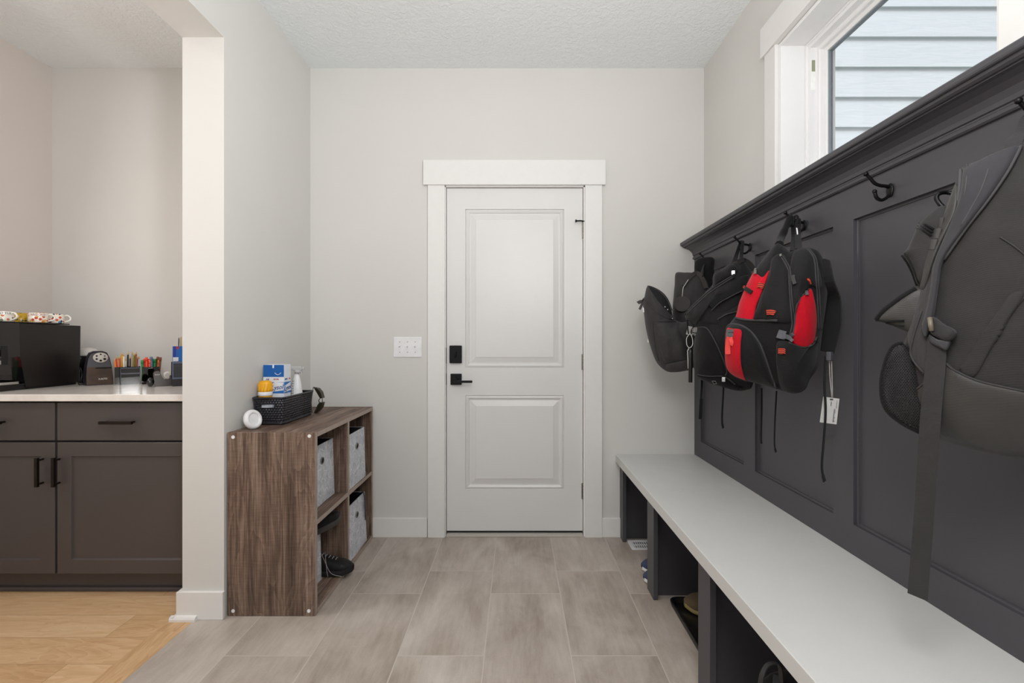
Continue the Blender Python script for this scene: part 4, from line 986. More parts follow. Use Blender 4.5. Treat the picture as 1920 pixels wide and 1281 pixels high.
# ------------------------------------------------------------------ backpacks
class Pillow:
    """puffed cloth volume: closed outline in a plane, bulging to both sides"""
    def __init__(s, pts, y0, pxc=None, Tf=.1, Tb=.08, n=None, pf=2.2, base=None, lift=0.0, per=5, amp=.006, fr=9, seed=0):
        s.base = base; s.lift = lift
        c2 = pxc or (sum(p[0] for p in pts) / len(pts), sum(p[1] for p in pts) / len(pts))
        if base is None:
            s.c = at(c2[0], c2[1], y0); s.n = (Vector((n[0], n[1], 0)) if n else -(Vector(((c2[0] - VX) / F, 1, 0)))).normalized()
            s.u = Vector((-s.n.y, s.n.x, 0)); s.v = Vector((0, 0, 1))
        else:
            s.n, s.u, s.v = base.n, base.u, base.v; s.c = base.c
        s.Tf, s.Tb, s.pf, s.amp, s.fr, s.seed = Tf, Tb, pf, amp, fr, seed
        s.o = s.uv(*c2)
        out = smoothc([s.uv(*p) for p in pts], per)
        s.out = sorted([(math.atan2(p.y - s.o.y, p.x - s.o.x), (p - s.o).length) for p in out])
        s.poly = out
    def uv(s, px, py):
        r = ray(px, py); t = (s.c - ORG).dot(s.n) / r.dot(s.n); w = ORG + r * t - s.c
        return Vector((w.dot(s.u), w.dot(s.v)))
    def R(s, a):
        L = s.out; n = len(L)
        import bisect
        i = bisect.bisect([q[0] for q in L], a); a1, r1 = L[i % n]; a0, r0 = L[i - 1]
        da = (a1 - a0) % (2 * PI); dd = (a - a0) % (2 * PI)
        return r0 + (r1 - r0) * (dd / da if da > 1e-6 else 0)
    def t(s, q):
        w = q - s.o
        return w.length / max(1e-6, s.R(math.atan2(w.y, w.x)))
    def hgt(s, q, t, front=True):
        t = min(max(t, 0), 1); k = (1 - t ** s.pf) ** (1 / 2.0)
        h = (s.Tf if front else -s.Tb) * k
        e = (1 - t ** 6) * s.amp
        w = Vector((q.x * s.fr, q.y * s.fr * .7, s.seed * 3.7 + (0 if front else 9)))
        h += e * (noise.noise(w) + .55 * noise.noise(w * 2.3) + .9 * (abs(noise.noise(Vector((w.x * 1.4 + w.y * .5, w.y * .55, w.z)))) * -1 + .25))
        if s.base is not None: h += s.base.top(q) + s.lift
        return h
    def top(s, q): return s.hgt(q, s.t(q), True)
    def W(s, q, h): return s.c + s.u * q.x + s.v * q.y + s.n * h
    def surf(s, px, py, off=0.0):
        q = s.uv(px, py); return s.W(q, s.top(q) + off)
    def mesh(s, name, mat, parent, rings_=22, label=None, nseg=110):
        b = B(); A = [-PI + 2 * PI * k / nseg for k in range(nseg)]
        # use the true outline points so that corners keep their shape
        A = sorted(set([a for a, r in s.out])) if len(s.out) > 40 else A
        def row(t, front):
            r = []
            for a in A:
                q = s.o + Vector((math.cos(a), math.sin(a))) * s.R(a + 1e-9) * t; r.append(s.W(q, s.hgt(q, t, front)))
            return r
        ts = [math.sin(PI / 2 * k / rings_) for k in range(1, rings_ + 1)]
        if s.base is None:
            rows = [row(t, True) for t in ts] + [row(t, False) for t in reversed(ts[:-1])]
        else:
            rows = [row(t, True) for t in ts]
            low = []
            for a in A:
                q = s.o + Vector((math.cos(a), math.sin(a))) * s.R(a + 1e-9); low.append(s.W(q, s.base.top(q) - .004))
            rows.append(low)
        b.grid(rows, True, False, 0, True)
        n = len(A); c0 = s.W(s.o, s.hgt(s.o, 0, True)); o0 = len(b.v) - len(rows) * n
        b.v.append(c0); i0 = len(b.v) - 1
        for j in range(n): b.f.append([i0, o0 + j, o0 + (j + 1) % n]); b.mi.append(0); b.sm.append(True)
        if s.base is None:
            b.v.append(s.W(s.o, s.hgt(s.o, 0, False))); i1 = len(b.v) - 1; o1 = o0 + (len(rows) - 1) * n
            for j in range(n): b.f.append([i1, o1 + (j + 1) % n, o1 + j]); b.mi.append(0); b.sm.append(True)
        return b.build(name, mat, parent, label=label)
    def cord(s, pts, r, off=.002, closed=False, per=5):
        P = smoothc([Vector(p) for p in pts], per, closed)
        return [s.surf(p.x, p.y, off) for p in P]
    def band(s, b, pts, wpx, off=.003, thick=.004, per=5, mat=0):
        P = smoothc([Vector(p) for p in pts], per, False); path = [s.surf(p.x, p.y, off) for p in P]
        wd = []
        for i in range(len(P)):
            t = P[min(i + 1, len(P) - 1)] - P[max(i - 1, 0)]; t.normalize(); wd.append(s.u * (t.y) * 1 + s.v * (t.x) * 1)
        d_ = (s.c - ORG).length
        b.ribbon(path, wd, [w * d_ / F for w in wpx] if isinstance(wpx, (list, tuple)) else wpx * d_ / F, thick, mat); return b
def loft_pairs(b, P, pairs, T, off, mat=0, m=10):
    """padded strap between left/right pixel pairs, lying on pillow P"""
    L = smoothc([p[0] for p in pairs], 5, False); R_ = smoothc([p[1] for p in pairs], 5, False); rows = []
    for l, r in zip(L, R_):
        f, k = [], []
        for i in range(m + 1):
            s = -1 + 2 * i / m; q = l.lerp(r, i / m); hh = T * math.sqrt(max(0, 1 - abs(s) ** 3))
            o = off(q) if callable(off) else off
            base = P.surf(q.x, q.y, o); f.append(base + P.n * hh); k.append(base - P.n * hh * .5)
        rows.append(f + k[::-1][1:-1])
    b.grid(rows, True, False, mat, True); n = len(rows[0]); o = len(b.v) - len(rows) * n
    b.f.append([o + j for j in range(n)]); b.mi.append(mat); b.sm.append(False); b.f.append([o + (len(rows) - 1) * n + j for j in range(n)]); b.mi.append(mat); b.sm.append(False)
    return b
def Z(ox, oy, sc, pts): return [(ox + x / sc, oy + y / sc) for x, y in pts]

# ---- bag 1: charcoal backpack hanging open next to the back wall
z1 = lambda pts: Z(1190, 480, 5.569, pts)
bg = thing('backpack', 'charcoal backpack hanging open nearest the back wall', 'backpack', (.85, 2.36, .95), 'backpacks on the coat hooks')
pB = Pillow(z1([(430, 180), (520, 174), (600, 175), (690, 190), (750, 260), (790, 400), (800, 600), (780, 800), (700, 900), (560, 880), (440, 800), (395, 620), (408, 400), (418, 300)]), 2.40, (1290, 570), .075, .07, amp=.008, seed=1); pB.mesh('rear_compartment', BAGGREY1, bg)
pA = Pillow(z1([(135, 315), (210, 335), (290, 385), (345, 455), (385, 560), (405, 650), (480, 690), (570, 690), (640, 740), (680, 900), (660, 1090), (600, 1180), (530, 1200), (430, 1214), (330, 1203), (235, 1120), (175, 980), (122, 780), (97, 600), (88, 500), (104, 420)]), 2.33, z1([(330, 830)])[0], .10, .09, amp=.009, seed=2); pA.mesh('front_body', BAGGREY1, bg)
q = Pillow(z1([(240, 690), (430, 690), (470, 800), (540, 960), (555, 1060), (400, 1105), (320, 1110), (280, 1000), (250, 850)]), 0, None, .012, 0, base=pA, lift=.002, amp=.004, fr=16, seed=3); q.mesh('front_pocket', BAGGREY1, bg, 10)
q = Pillow(z1([(335, 1128), (430, 1105), (560, 1080), (600, 1120), (560, 1185), (430, 1208), (338, 1198)]), 0, None, .006, 0, base=pA, lift=.002, amp=.001); q.mesh('base_patch', fabric('bag_base_grey', (60, 58, 58), 0.7), bg, 8)
q = Pillow(z1([(150, 330), (210, 350), (280, 400), (335, 470), (378, 570), (385, 620), (330, 570), (260, 490), (230, 450)]), 0, None, .003, 0, base=pA, lift=.003, amp=.001); q.mesh('open_lining', DARKIN, bg, 8)
b = B(); b.tube(pA.cord(z1([(100, 440), (170, 530), (240, 600), (330, 650), (395, 672)]), .002), .0025, 6); b.tube(pA.cord(z1([(190, 690), (195, 800), (215, 950), (250, 1090)]), .002), .0028, 6); b.tube(pA.cord(z1([(240, 690), (330, 692), (430, 688)]), .002, .012), .002, 6)
b.tube(pA.cord(z1([(138, 318), (210, 340), (290, 390), (348, 462), (390, 570)]), .002), .0032, 6); b.build('seams', PIPE, bg)
b = B(); pA.band(b, z1([(100, 450), (80, 500), (52, 560)]), 4.5, .004, .003); q_ = z1([(20, 478), (50, 462), (95, 455), (90, 480), (45, 505)]); b.prism([pA.surf(max(x, 1206), y, .0) + pA.u * ((x - max(x, 1206)) * 2.33 / F) for x, y in q_], pA.n * -.012); b.build('zip_tab', plain('tab_dark', (44, 42, 44), 0.6), bg)
for x, y in ((318, 545), (345, 572), (392, 660)):
    b = B(); b.ball(pA.surf(*z1([(x, y)])[0], .006), .0042, 6); b.build('zip_slider', SILVER, bg, label='silver zip slider')
b = B(); pA.band(b, z1([(95, 545), (100, 590)]), 3.0, .004, .002); pA.band(b, z1([(138, 870), (143, 905)]), 2.0, .004, .002); b.build('reflective_tabs', WHITEP, bg, label='pale reflective tabs')
b = B(); pB.band(b, z1([(510, 330), (560, 255), (610, 205), (650, 190), (690, 225), (720, 290), (740, 350)]), 7, .012, .005); b.build('carry_handle', fabric('handle_grey', (58, 55, 54), 0.85), bg)
hp = HK[0]
b = B(); b.ribbon(smoothc([at(1316, 520, 2.33), at(1318, 498, 2.37), hp + Vector((-.042, 0, .004)), at(1330, 500, 2.39), at(1334, 525, 2.36)], 5, False), (0, 1, 0), .03, .004)
pC = Pillow([(1304, 490), (1318, 483), (1338, 484), (1339, 505), (1342, 545), (1325, 560), (1306, 540), (1302, 510)], 2.385, None, .035, .03, seed=5); b.build('hanging_loop', WEB, bg); pC.mesh('shoulder_strap', BAGBLK2, bg, 10)
# round tag
tg = thing('luggage_tag', 'round dark grey tag hanging from the charcoal open backpack', 'tag', pB.surf(1279, 572, .02))
cc = pB.surf(*z1([(498, 515)])[0], .018); Mx = Matrix.Translation(cc) @ pB.n.to_track_quat('Z', 'Y').to_matrix().to_4x4()
b = B(); b.lathe([(.0385, -.002), (.0395, 0), (.0385, .002)], 36, Mx); b.build('disc', fabric('tag_felt', (66, 63, 62), 0.9), tg)
b = B(); b.tube([cc + Vector((0, 0, .038)) + pB.n * .002, pB.surf(*z1([(508, 350)])[0], .018), pB.surf(*z1([(560, 265)])[0], .016)], .0016, 6); b.build('cord', plain('cord_white', (206, 202, 196), 0.6), tg)

# ---- bag 2: plain black backpack
z2 = lambda pts: Z(1280, 440, 4.267, pts)
bg = thing('backpack', 'plain black backpack hanging between the charcoal and red backpacks', 'backpack', (.92, 1.98, .9), 'backpacks on the coat hooks')
P2 = Pillow(z2([(470, 205), (380, 232), (310, 280), (248, 318), (238, 400), (180, 465), (90, 560), (22, 635), (35, 690), (105, 735), (90, 860), (80, 980), (102, 1108), (160, 1168), (310, 1218), (430, 1250), (505, 1244), (560, 1205), (585, 1000), (590, 700), (570, 400), (545, 290), (500, 222)]), 1.965, z2([(335, 720)])[0], .095, .085, amp=.014, fr=8, seed=11); P2.mesh('body', BAGBLK, bg, 28)
q = Pillow(z2([(128, 745), (195, 752), (250, 830), (310, 960), (352, 1080), (325, 1122), (220, 1125), (115, 1112), (88, 1000), (98, 850)]), 0, None, .022, 0, base=P2, lift=.002, amp=.005, seed=12); q.mesh('front_pocket', BAGBLK2, bg, 12)
q2 = Pillow(z2([(285, 680), (330, 640), (420, 590), (520, 545), (570, 560), (575, 800), (560, 1000), (450, 1090), (390, 1060), (340, 900)]), 0, None, .016, 0, base=P2, lift=.002, amp=.008, seed=13); q2.mesh('side_pocket', BAGBLK, bg, 12)
q3 = Pillow(z2([(115, 1118), (220, 1130), (330, 1132), (380, 1180), (480, 1220), (430, 1246), (310, 1214), (165, 1166)]), 0, None, .012, 0, base=P2, lift=.001, amp=.003); q3.mesh('bottom_pocket', BAGBLK2, bg, 8)
q4 = Pillow(z2([(248, 322), (320, 285), (400, 245), (440, 300), (400, 350), (330, 380), (260, 425), (242, 400)]), 0, None, .014, 0, base=P2, lift=.003, amp=.006); q4.mesh('top_flap', BAGBLK2, bg, 8)
q5 = Pillow(z2([(30, 655), (110, 570), (240, 470), (360, 400), (470, 350), (530, 340), (500, 420), (380, 480), (240, 560), (150, 680), (100, 728), (45, 690)]), 0, z2([(250, 510)])[0], .014, 0, base=P2, lift=.002, amp=.012, fr=14, seed=14); q5.mesh('main_flap', BAGBLK, bg, 12)
b = B()
for dx in (0, 12): b.tube(P2.cord(z2([(22 + dx, 640 + dx * .6), (100 + dx, 560 + dx), (190 + dx, 480 + dx), (280 + dx, 420 + dx), (400 + dx * .5, 350 + dx)]), .002, .020), .0028, 6)
b.tube(P2.cord(z2([(128, 745), (195, 752), (250, 830), (310, 960), (352, 1080), (340, 1118)]), .003, .006), .0032, 6)
b.tube(P2.cord(z2([(110, 1114), (220, 1127), (330, 1128), (420, 1190)]), .003, .010), .0028, 6)
b.tube(P2.cord(z2([(280, 690), (350, 650), (440, 625), (540, 590)]), .003, .015), .003, 6)
b.tube(P2.cord(z2([(235, 620), (300, 560), (400, 505), (470, 470)]), .003, .020), .0022, 6)
b.build('zippers', PIPE, bg)
b = B(); P2.band(b, z2([(225, 585), (330, 510), (470, 445)]), 9, .019, .003); b.build('compression_strap', WEB, bg)
for x, y in ((402, 328), (328, 1150)):
    b = B(); c = P2.surf(*z2([(x, y)])[0], .022); b.box(-.007, .007, -.009, .009, -.004, .004, .0015, 0, Matrix.Translation(c) @ P2.n.to_track_quat('Z', 'Y').to_matrix().to_4x4())
    P2.band(b, z2([(x + 4, y + 10), (x + 4, y + 42)]), 3.2, .022, .003, mat=1)
    b.build('zip_pull', [SILVER, WEB], bg, label='silver zip pull with black tape')
b = B(); P2.band(b, z2([(35, 765), (75, 772), (113, 778)]), 15, .008, .002, mat=0); P2.band(b, z2([(78, 802), (113, 808)]), 2.2, .0095, .002, mat=1); P2.band(b, z2([(78, 784), (113, 790)]), 2.2, .0095, .002, mat=1); b.build('reflective_patch', [plain('reflective_grey', (148, 146, 144), 0.4), BLKP], bg, label='grey reflective patch')
b = B(); ll = z2([(238, 1166), (262, 1164), (274, 1186), (250, 1190)]); b.tube([P2.surf(x, y, .016) for x, y in ll], .0012, 5, True); b.build('emblem', GREYP, bg, label='small outlined parallelogram emblem')
b = B(); hp = HK[1] + Vector((-.040, 0, .022))
pl = P2.surf(*z2([(408, 232)])[0], -.02); prr = P2.surf(*z2([(470, 215)])[0], -.01)
b.ribbon(smoothc([pl, at(1381, 478, 2.02), hp + Vector((0, .008, 0)), hp + Vector((0, -.010, 0)), at(1390, 478, 1.98), prr], 5, False), (1, .5, 0), .018, .003); b.build('hanging_loop', WEB, bg)
b = B(); P2.band(b, z2([(440, 235), (490, 212), (540, 245), (570, 290)]), 8, .012, .006); b.build('carry_handle', fabric('handle_charcoal', (40, 38, 38), 0.85), bg)
def hang(b, pts, y, w, dirv=(.8, .5, 0), th=.0025, mat=0):
    b.ribbon(smoothc([at(px, py, yy) for (px, py), yy in zip(pts, y if isinstance(y, list) else [y] * len(pts))], 6, False), dirv, w, th, mat); return b
b = B(); hang(b, [(1316, 690), (1316, 720), (1314, 748)], 2.06, .012); hang(b, [(1315, 748), (1313, 786)], 2.065, .022); b.build('lower_strap', WEB, bg)
b = B(); hang(b, [(1357, 715), (1356, 740), (1354, 775), (1354, 795)], 1.95, [.012, .014, .008, .009] and .011); hang(b, [(1354, 794), (1356, 803)], 1.949, .014); b.build('lower_strap', WEB, bg)
# carabiner with key lanyard
kl = thing('key_lanyard', 'black carabiner with wire loop and dark rod on the black backpack', 'key ring', P2.surf(1296, 640, .02))
dk = lambda pts, off=.02: [P2.surf(x, y, off) if x > 1287 else P2.surf(1288, y, off) + P2.u * ((x - 1288) * 1.98 / F) for x, y in z2(pts)]
b = B(); b.tube(smoothc(dk([(45, 690), (42, 740), (50, 790), (68, 795), (72, 770), (92, 735)]), 5, False), .003, 6); b.build('carabiner', BLACKM, kl)
b = B(); b.tube(dk([(78, 775), (92, 732)]), .0028, 6); b.build('clip_gate', SILVER, kl)
b = B(); b.tube(smoothc(dk([(62, 790), (35, 830), (38, 885), (60, 905), (82, 880), (80, 830), (62, 790)], .024), 5, False), .0014, 6); b.tube(dk([(55, 905), (42, 930), (45, 1000), (46, 1070)], .022), .0016, 6); b.build('wire_loop', plain('wire_pale', (210, 208, 206), 0.4), kl)
b = B(); pth = dk([(66, 915), (64, 1180)], .02); d_ = pth[1] - pth[0]; b.tube([pth[0] + d_ * t for t in (0, .1, .12, .5, .52, 1)], [.008, .0085, .009, .009, .0085, .0085], 10); b.build('rod', BLKP, kl)

# ---- bag 3: red and black backpack
z3 = lambda pts: Z(1360, 400, 3.659, pts)
bg = thing('backpack', 'black backpack with red panels and red pocket stripe', 'backpack', (.9, 1.5, .9), 'backpacks on the coat hooks')
P3 = Pillow(z3([(560, 238), (500, 246), (440, 262), (395, 218), (350, 212), (270, 305), (208, 392), (150, 500), (105, 610), (82, 700), (48, 742), (20, 800), (12, 940), (18, 1050), (62, 1110), (160, 1150), (270, 1180), (370, 1210), (470, 1236), (545, 1212), (580, 1140), (630, 1060), (650, 950), (668, 800), (690, 640), (702, 520), (690, 380), (655, 280), (610, 245)]), 1.50, z3([(360, 740)])[0], .10, .085, n=(-.62, -.78), amp=.009, fr=9, seed=21, pf=2.6); P3.mesh('body', BAGBLK2, bg, 30)
r1 = Pillow(z3([(205, 412), (245, 432), (292, 458), (335, 415), (318, 480), (285, 570), (250, 650), (228, 735), (160, 728), (90, 716), (100, 640), (125, 575), (155, 505)]), 0, z3([(195, 600)])[0], .008, 0, base=P3, lift=.003, amp=.005, fr=11, seed=22); r1.mesh('upper_panel', RED, bg, 10, label='red upper front panel')
pk3 = Pillow(z3([(22, 802), (60, 768), (150, 776), (225, 825), (285, 915), (325, 1040), (352, 1150), (365, 1200), (270, 1178), (160, 1150), (62, 1108), (22, 1050), (15, 940)]), 0, z3([(170, 960)])[0], .034, 0, base=P3, lift=.001, amp=.004, pf=3.5, seed=23); pko = pk3.mesh('front_pocket', BAGBLK2, bg, 14)
class Over:   # lookup of the pocket surface where it lies, else the body
    def __init__(s, base, tops): s.b = base; s.t = tops; s.n, s.u, s.v, s.c = base.n, base.u, base.v, base.c
    def top(s, q):
        h = s.b.top(q)
        for p in s.t:
            if p.t(q) < 1: h = max(h, p.top(q))
        return h
    def uv(s, x, y): return s.b.uv(x, y)
    W = Pillow.W; surf = Pillow.surf; cord = Pillow.cord; band = Pillow.band
O3 = Over(P3, [pk3])
r2 = Pillow(z3([(42, 795), (100, 796), (165, 810), (164, 900), (160, 1020), (158, 1142), (110, 1128), (55, 1095), (28, 1050), (24, 950), (30, 860)]), 0, z3([(95, 960)])[0], .003, 0, base=O3, lift=.004, amp=.001, pf=8); r2.mesh('pocket_stripe', REDRIB, pko, 10, label='red stripe down the front pocket')
r3 = Pillow(z3([(602, 530), (628, 600), (640, 700), (636, 800), (612, 900), (545, 912), (488, 880), (505, 790), (518, 670), (548, 595)]), 0, z3([(575, 750)])[0], .010, 0, base=P3, lift=.004, amp=.008, fr=16, seed=24); r3.mesh('side_panel', RED, bg, 10, label='red side panel')
sp3 = Pillow(z3([(400, 880), (470, 880), (545, 925), (612, 910), (640, 860), (640, 960), (620, 1050), (575, 1140), (540, 1205), (470, 1228), (400, 1200), (385, 1050), (385, 950)]), 0, z3([(500, 1060)])[0], .026, 0, base=P3, lift=.003, amp=.008, seed=25); sp3.mesh('side_pocket', BAGBLK, bg, 12)
mid = Pillow(z3([(350, 330), (420, 300), (460, 420), (480, 600), (490, 740), (420, 760), (300, 735), (232, 735), (262, 640), (310, 520), (338, 415)]), 0, z3([(380, 570)])[0], .018, 0, base=P3, lift=.002, amp=.008, seed=26); mid.mesh('middle_compartment', BAGBLK, bg, 12)
back = Pillow(z3([(490, 260), (560, 245), (620, 290), (660, 420), (668, 520), (600, 520), (540, 600), (510, 700), (470, 560), (470, 380)]), 0, z3([(560, 430)])[0], .020, 0, base=P3, lift=.001, amp=.005, seed=27); back.mesh('rear_compartment', BAGBLK, bg, 12)
A3 = Over(P3, [pk3, r1, r2, r3, sp3, mid, back])
b = B()
b.tube(A3.cord(z3([(22, 802), (60, 768), (150, 776), (225, 825), (285, 915), (325, 1040), (352, 1150), (365, 1195)]), .003, .001), .0042, 7); b.tube(A3.cord(z3([(20, 810), (14, 940), (20, 1050), (62, 1108), (160, 1150)]), .003, .001), .003, 7)
b.tube(A3.cord(z3([(95, 722), (180, 738), (280, 742), (400, 745)]), .003, .0015), .004, 7)
for dx in (0, 14): b.tube(A3.cord(z3([(400 + dx, 312), (462 + dx, 420), (478 + dx, 600), (490 + dx, 760), (470 + dx, 850)]), .003, .001), .0026, 6)
for dx in (0, 13): b.tube(A3.cord(z3([(565 + dx, 250), (622 + dx, 330), (640 + dx, 480), (648 + dx, 640), (650 + dx, 800)]), .003, .001), .0026, 6)
b.tube(A3.cord(z3([(470, 885), (545, 918), (612, 904), (638, 850)]), .003, .002), .0035, 6)
b.tube(A3.cord(z3([(600, 530), (548, 595), (518, 670), (505, 790), (490, 870)]), .003, .001), .0024, 6)
b.build('piping', PIPE, bg)
b = B()
for a, c in ((((330, 692), (360, 690), (384, 700)), 8), (((268, 512), (285, 516), (304, 522)), 8), (((594, 470), (606, 505)), 3.4), (((408, 942), (430, 942), (453, 942)), 8.5), (((128, 500), (138, 520)), 4)):
    A3.band(b, z3(a), c, .005, .003)
b.build('orange_loops', ORANGE, bg, label='orange webbing loops')
b = B(); A3.band(b, z3([(94, 802), (96, 835), (92, 868)]), 15, .004, .003); b.build('logo_patch', plain('patch_grey', (66, 64, 66), 0.5), pko, label='grey badge on the pocket stripe')
b = B(); text_plane(b, 'SWISS', .006, A3.surf(*z3([(95, 822)])[0], .007), P3.u, P3.v); b.build('lettering', PIPE, bg)
b = B(); A3.band(b, z3([(88, 852), (80, 880), (74, 920), (76, 962)]), 8, .010, .003); A3.band(b, z3([(92, 855), (104, 885), (98, 905)]), 6, .006, .003); b.build('pull_tab', CORAL, pko, label='coral pull tab')
b = B(); A3.band(b, z3([(400, 830), (430, 838), (450, 842)]), 13, .008, .006); A3.band(b, z3([(450, 842), (478, 850), (500, 832)]), 5, .010, .006); A3.band(b, z3([(450, 850), (478, 862), (498, 876)]), 5, .010, .006); A3.band(b, z3([(442, 825), (444, 862)]), 5, .011, .006); b.build('side_buckle', BUCKLE, bg, label='grey plastic buckle')
for p0, p1, w_ in (((225, 396), (238, 434), 4.2), ((582, 545), (588, 578), 4.5), ((404, 302), (407, 320), 3)):
    b = B(); A3.band(b, z3([p0, p1]), w_, .008, .003); b.build('zip_pull', NICKEL if w_ < 4.4 else BLKP, bg)
b = B(); A3.band(b, z3([(208, 388), (222, 392), (236, 398)]), 3, .010, .003); b.build('zip_slider', NICKEL, bg)
b = B(); A3.band(b, z3([(500, 455), (505, 480), (515, 512)]), 5.5, .010, .007); b.build('rubber_port', BLKP, bg)
b = B(); A3.band(b, z3([(148, 520), (180, 535), (222, 560)]), 6, .004, .003); b.build('panel_slit', DARKIN, bg)
hp = HK[2]
b = B(); tipp = hp + Vector((-.052, 0, .03))
b.tube(smoothc([P3.surf(*z3([(375, 222)])[0], -.01), at(1463, 450, 1.62), at(1472, 430, 1.645), tipp, at(1482, 424, 1.65)], 6, False), [.013] * 12 + [.011] * 13, 9); b.build('carry_handle', BAGBLK2, bg)
b = B(); lowp = hp + Vector((-.03, -.004, -.02))
b.ribbon(smoothc([P3.surf(*z3([(470, 262)])[0], .0), at(1489, 445, 1.62), lowp + Vector((-.01, .002, .02)), lowp + Vector((.0, -.004, .04)), at(1496, 440, 1.60), P3.surf(*z3([(510, 252)])[0], .0)], 5, False), (.8, -.5, 0), .018, .004)
ring = [hp + Vector((-.036 + .0 * math.cos(a), -.004 + .016 * math.cos(a), .012 + .022 * math.sin(a))) for a in [2 * PI * k / 16 for k in range(16)]]; b.tube(ring, .0045, 6, True); b.build('hanging_strap', WEB, bg)
b = B(); cpz = [at(1494, 427, 1.605), at(1495.5, 440, 1.60), at(1494.5, 455, 1.595), at(1493, 466, 1.59)]; b.tube(smoothc(cpz, 4, False), .0042, 7); b.ball(at(1494, 467, 1.587), .007, 6); b.build('metal_clip', SILVER, bg, label='silver clip')
b = B(); b.ribbon(smoothc([P3.surf(*z3([(655, 330)])[0], -.02), P3.surf(*z3([(690, 480)])[0], -.0), at(1559, 560, 1.435), at(1560, 600, 1.43), at(1554, 635, 1.435), at(1547, 660, 1.44)], 5, False), (.5, -.8, 0), [.03, .05] + [.05] * 30, .010); b.build('shoulder_strap', BAGBLK, bg)
b = B(); hang(b, [(1548, 668), (1546, 720), (1548, 770), (1545, 820), (1541, 870), (1543, 893)], 1.425, .0125); hang(b, [(1543, 892), (1546, 903)], 1.4249, .017); b.build('strap_tail', WEB, bg)
b = B(); hang(b, [(1428, 728), (1428, 770), (1427, 820), (1428, 832)], 1.70, .009); b.build('strap_tail', WEB, bg)
b = B(); hang(b, [(1456, 733), (1453, 790), (1452, 830), (1454, 846)], 1.62, .007); hang(b, [(1453, 842), (1455, 848)], 1.6199, .011); b.build('strap_tail', WEB, bg)
b = B(); cb_ = at(1556, 668, 1.42); b.box(-.012, .012, -.007, .007, -.014, .014, .003, 0, Matrix.Translation(cb_) @ Matrix.Rotation(.6, 4, 'Z')); b.build('strap_buckle', BUCKLE, bg)
# paper tag on strings
pt = thing('paper_tag', 'white printed card tag hanging on strings below the red backpack', 'tag', at(1557, 797, 1.44))
ytg = 1.436
tc_ = [(1543.5, 744), (1574, 748), (1568.5, 796), (1537, 792)]
b = B(); A_ = [at(px, py, ytg) for px, py in tc_]; b.prism(A_, (.0012, .002, 0)); b.build('card', plain('card_white', (224, 222, 220), 0.5), pt)
b = B(); rnd = random.Random(4)
def cardpt(s, t):
    a = A_[0].lerp(A_[1], s); c = A_[3].lerp(A_[2], s); return a.lerp(c, t) + Vector((-.0008, -.0015, 0))
for k in range(17):
    t0 = .42 + k * .03; 
    if t0 < .96: b.add([cardpt(.74, t0), cardpt(.74 + rnd.choice((.06, .12, .16)), t0), cardpt(.74 + .06, t0 + .014), cardpt(.74, t0 + .014)], [[0, 1, 2, 3]])
b.add([cardpt(.42, .04), cardpt(.62, .04), cardpt(.62, .085), cardpt(.42, .085)], [[0, 1, 2, 3]])
for k in range(9): b.add([cardpt(.84 + rnd.uniform(0, .03), .08 + k * .035), cardpt(.89, .08 + k * .035), cardpt(.89, .095 + k * .035), cardpt(.84, .095 + k * .035)], [[0, 1, 2, 3]])
for k in range(6): b.add([cardpt(.50, .14 + k * .032), cardpt(.50 + rnd.uniform(.03, .08), .14 + k * .032), cardpt(.55, .155 + k * .032), cardpt(.50, .155 + k * .032)], [[0, 1, 2, 3]])
b.build('print', plain('print_dark', (70, 68, 70), 0.6), pt)
b = B()
for x0, x1 in ((1555, 1560), (1559, 1561)): b.tube(smoothc([at(x0, 672, 1.425), at(x0 + 1, 705, 1.43), at(x1, 746, ytg - .001)], 4, False), .0016, 6)
b.build('string', plain('string_grey', (176, 174, 172), 0.6), pt)

# ---- bag 4: large grey backpack close to the camera
z7 = lambda pts: Z(1600, 200, 2.9125, pts); z8 = lambda pts: Z(1600, 560, 2.2875, pts)
bg = thing('backpack', 'large grey backpack with a long dangling strap, cut by the photo edge', 'backpack', (.92, .88, .8), 'backpacks on the coat hooks')
P4 = Pillow([(1800, 330), (1772, 395), (1748, 445), (1730, 500), (1722, 560), (1706, 610), (1693, 660), (1690, 715), (1697, 772), (1730, 808), (1780, 829), (1850, 848), (1920, 859), (1990, 856), (2040, 810), (2055, 620), (2040, 400), (1995, 300), (1920, 275), (1850, 300)], .875, (1865, 600), .075, .06, n=(-.74, -.67), amp=.006, fr=8, seed=31, pf=3.2); P4.mesh('body', BAGGREY, bg, 30)
bt = Pillow([(1695, 756), (1716, 735), (1742, 713), (1762, 694), (1781, 678), (1801, 693), (1845, 711), (1920, 727), (1990, 736), (2045, 740), (2038, 808), (1990, 854), (1920, 857), (1850, 846), (1780, 827), (1732, 806), (1700, 776)], 0, (1850, 775), .006, 0, base=P4, lift=.002, amp=.001, pf=8); bt.mesh('bottom_panel', BAGGREYL, bg, 12)
sd = Pillow([(1755, 505), (1742, 532), (1722, 553), (1708, 568), (1703, 592), (1705, 630), (1712, 656), (1722, 680), (1745, 700), (1752, 640), (1762, 560), (1768, 515)], 0, (1732, 600), .006, 0, base=P4, lift=.003, amp=.002); sd.mesh('ribbed_gusset', BAGRIB, bg, 10)
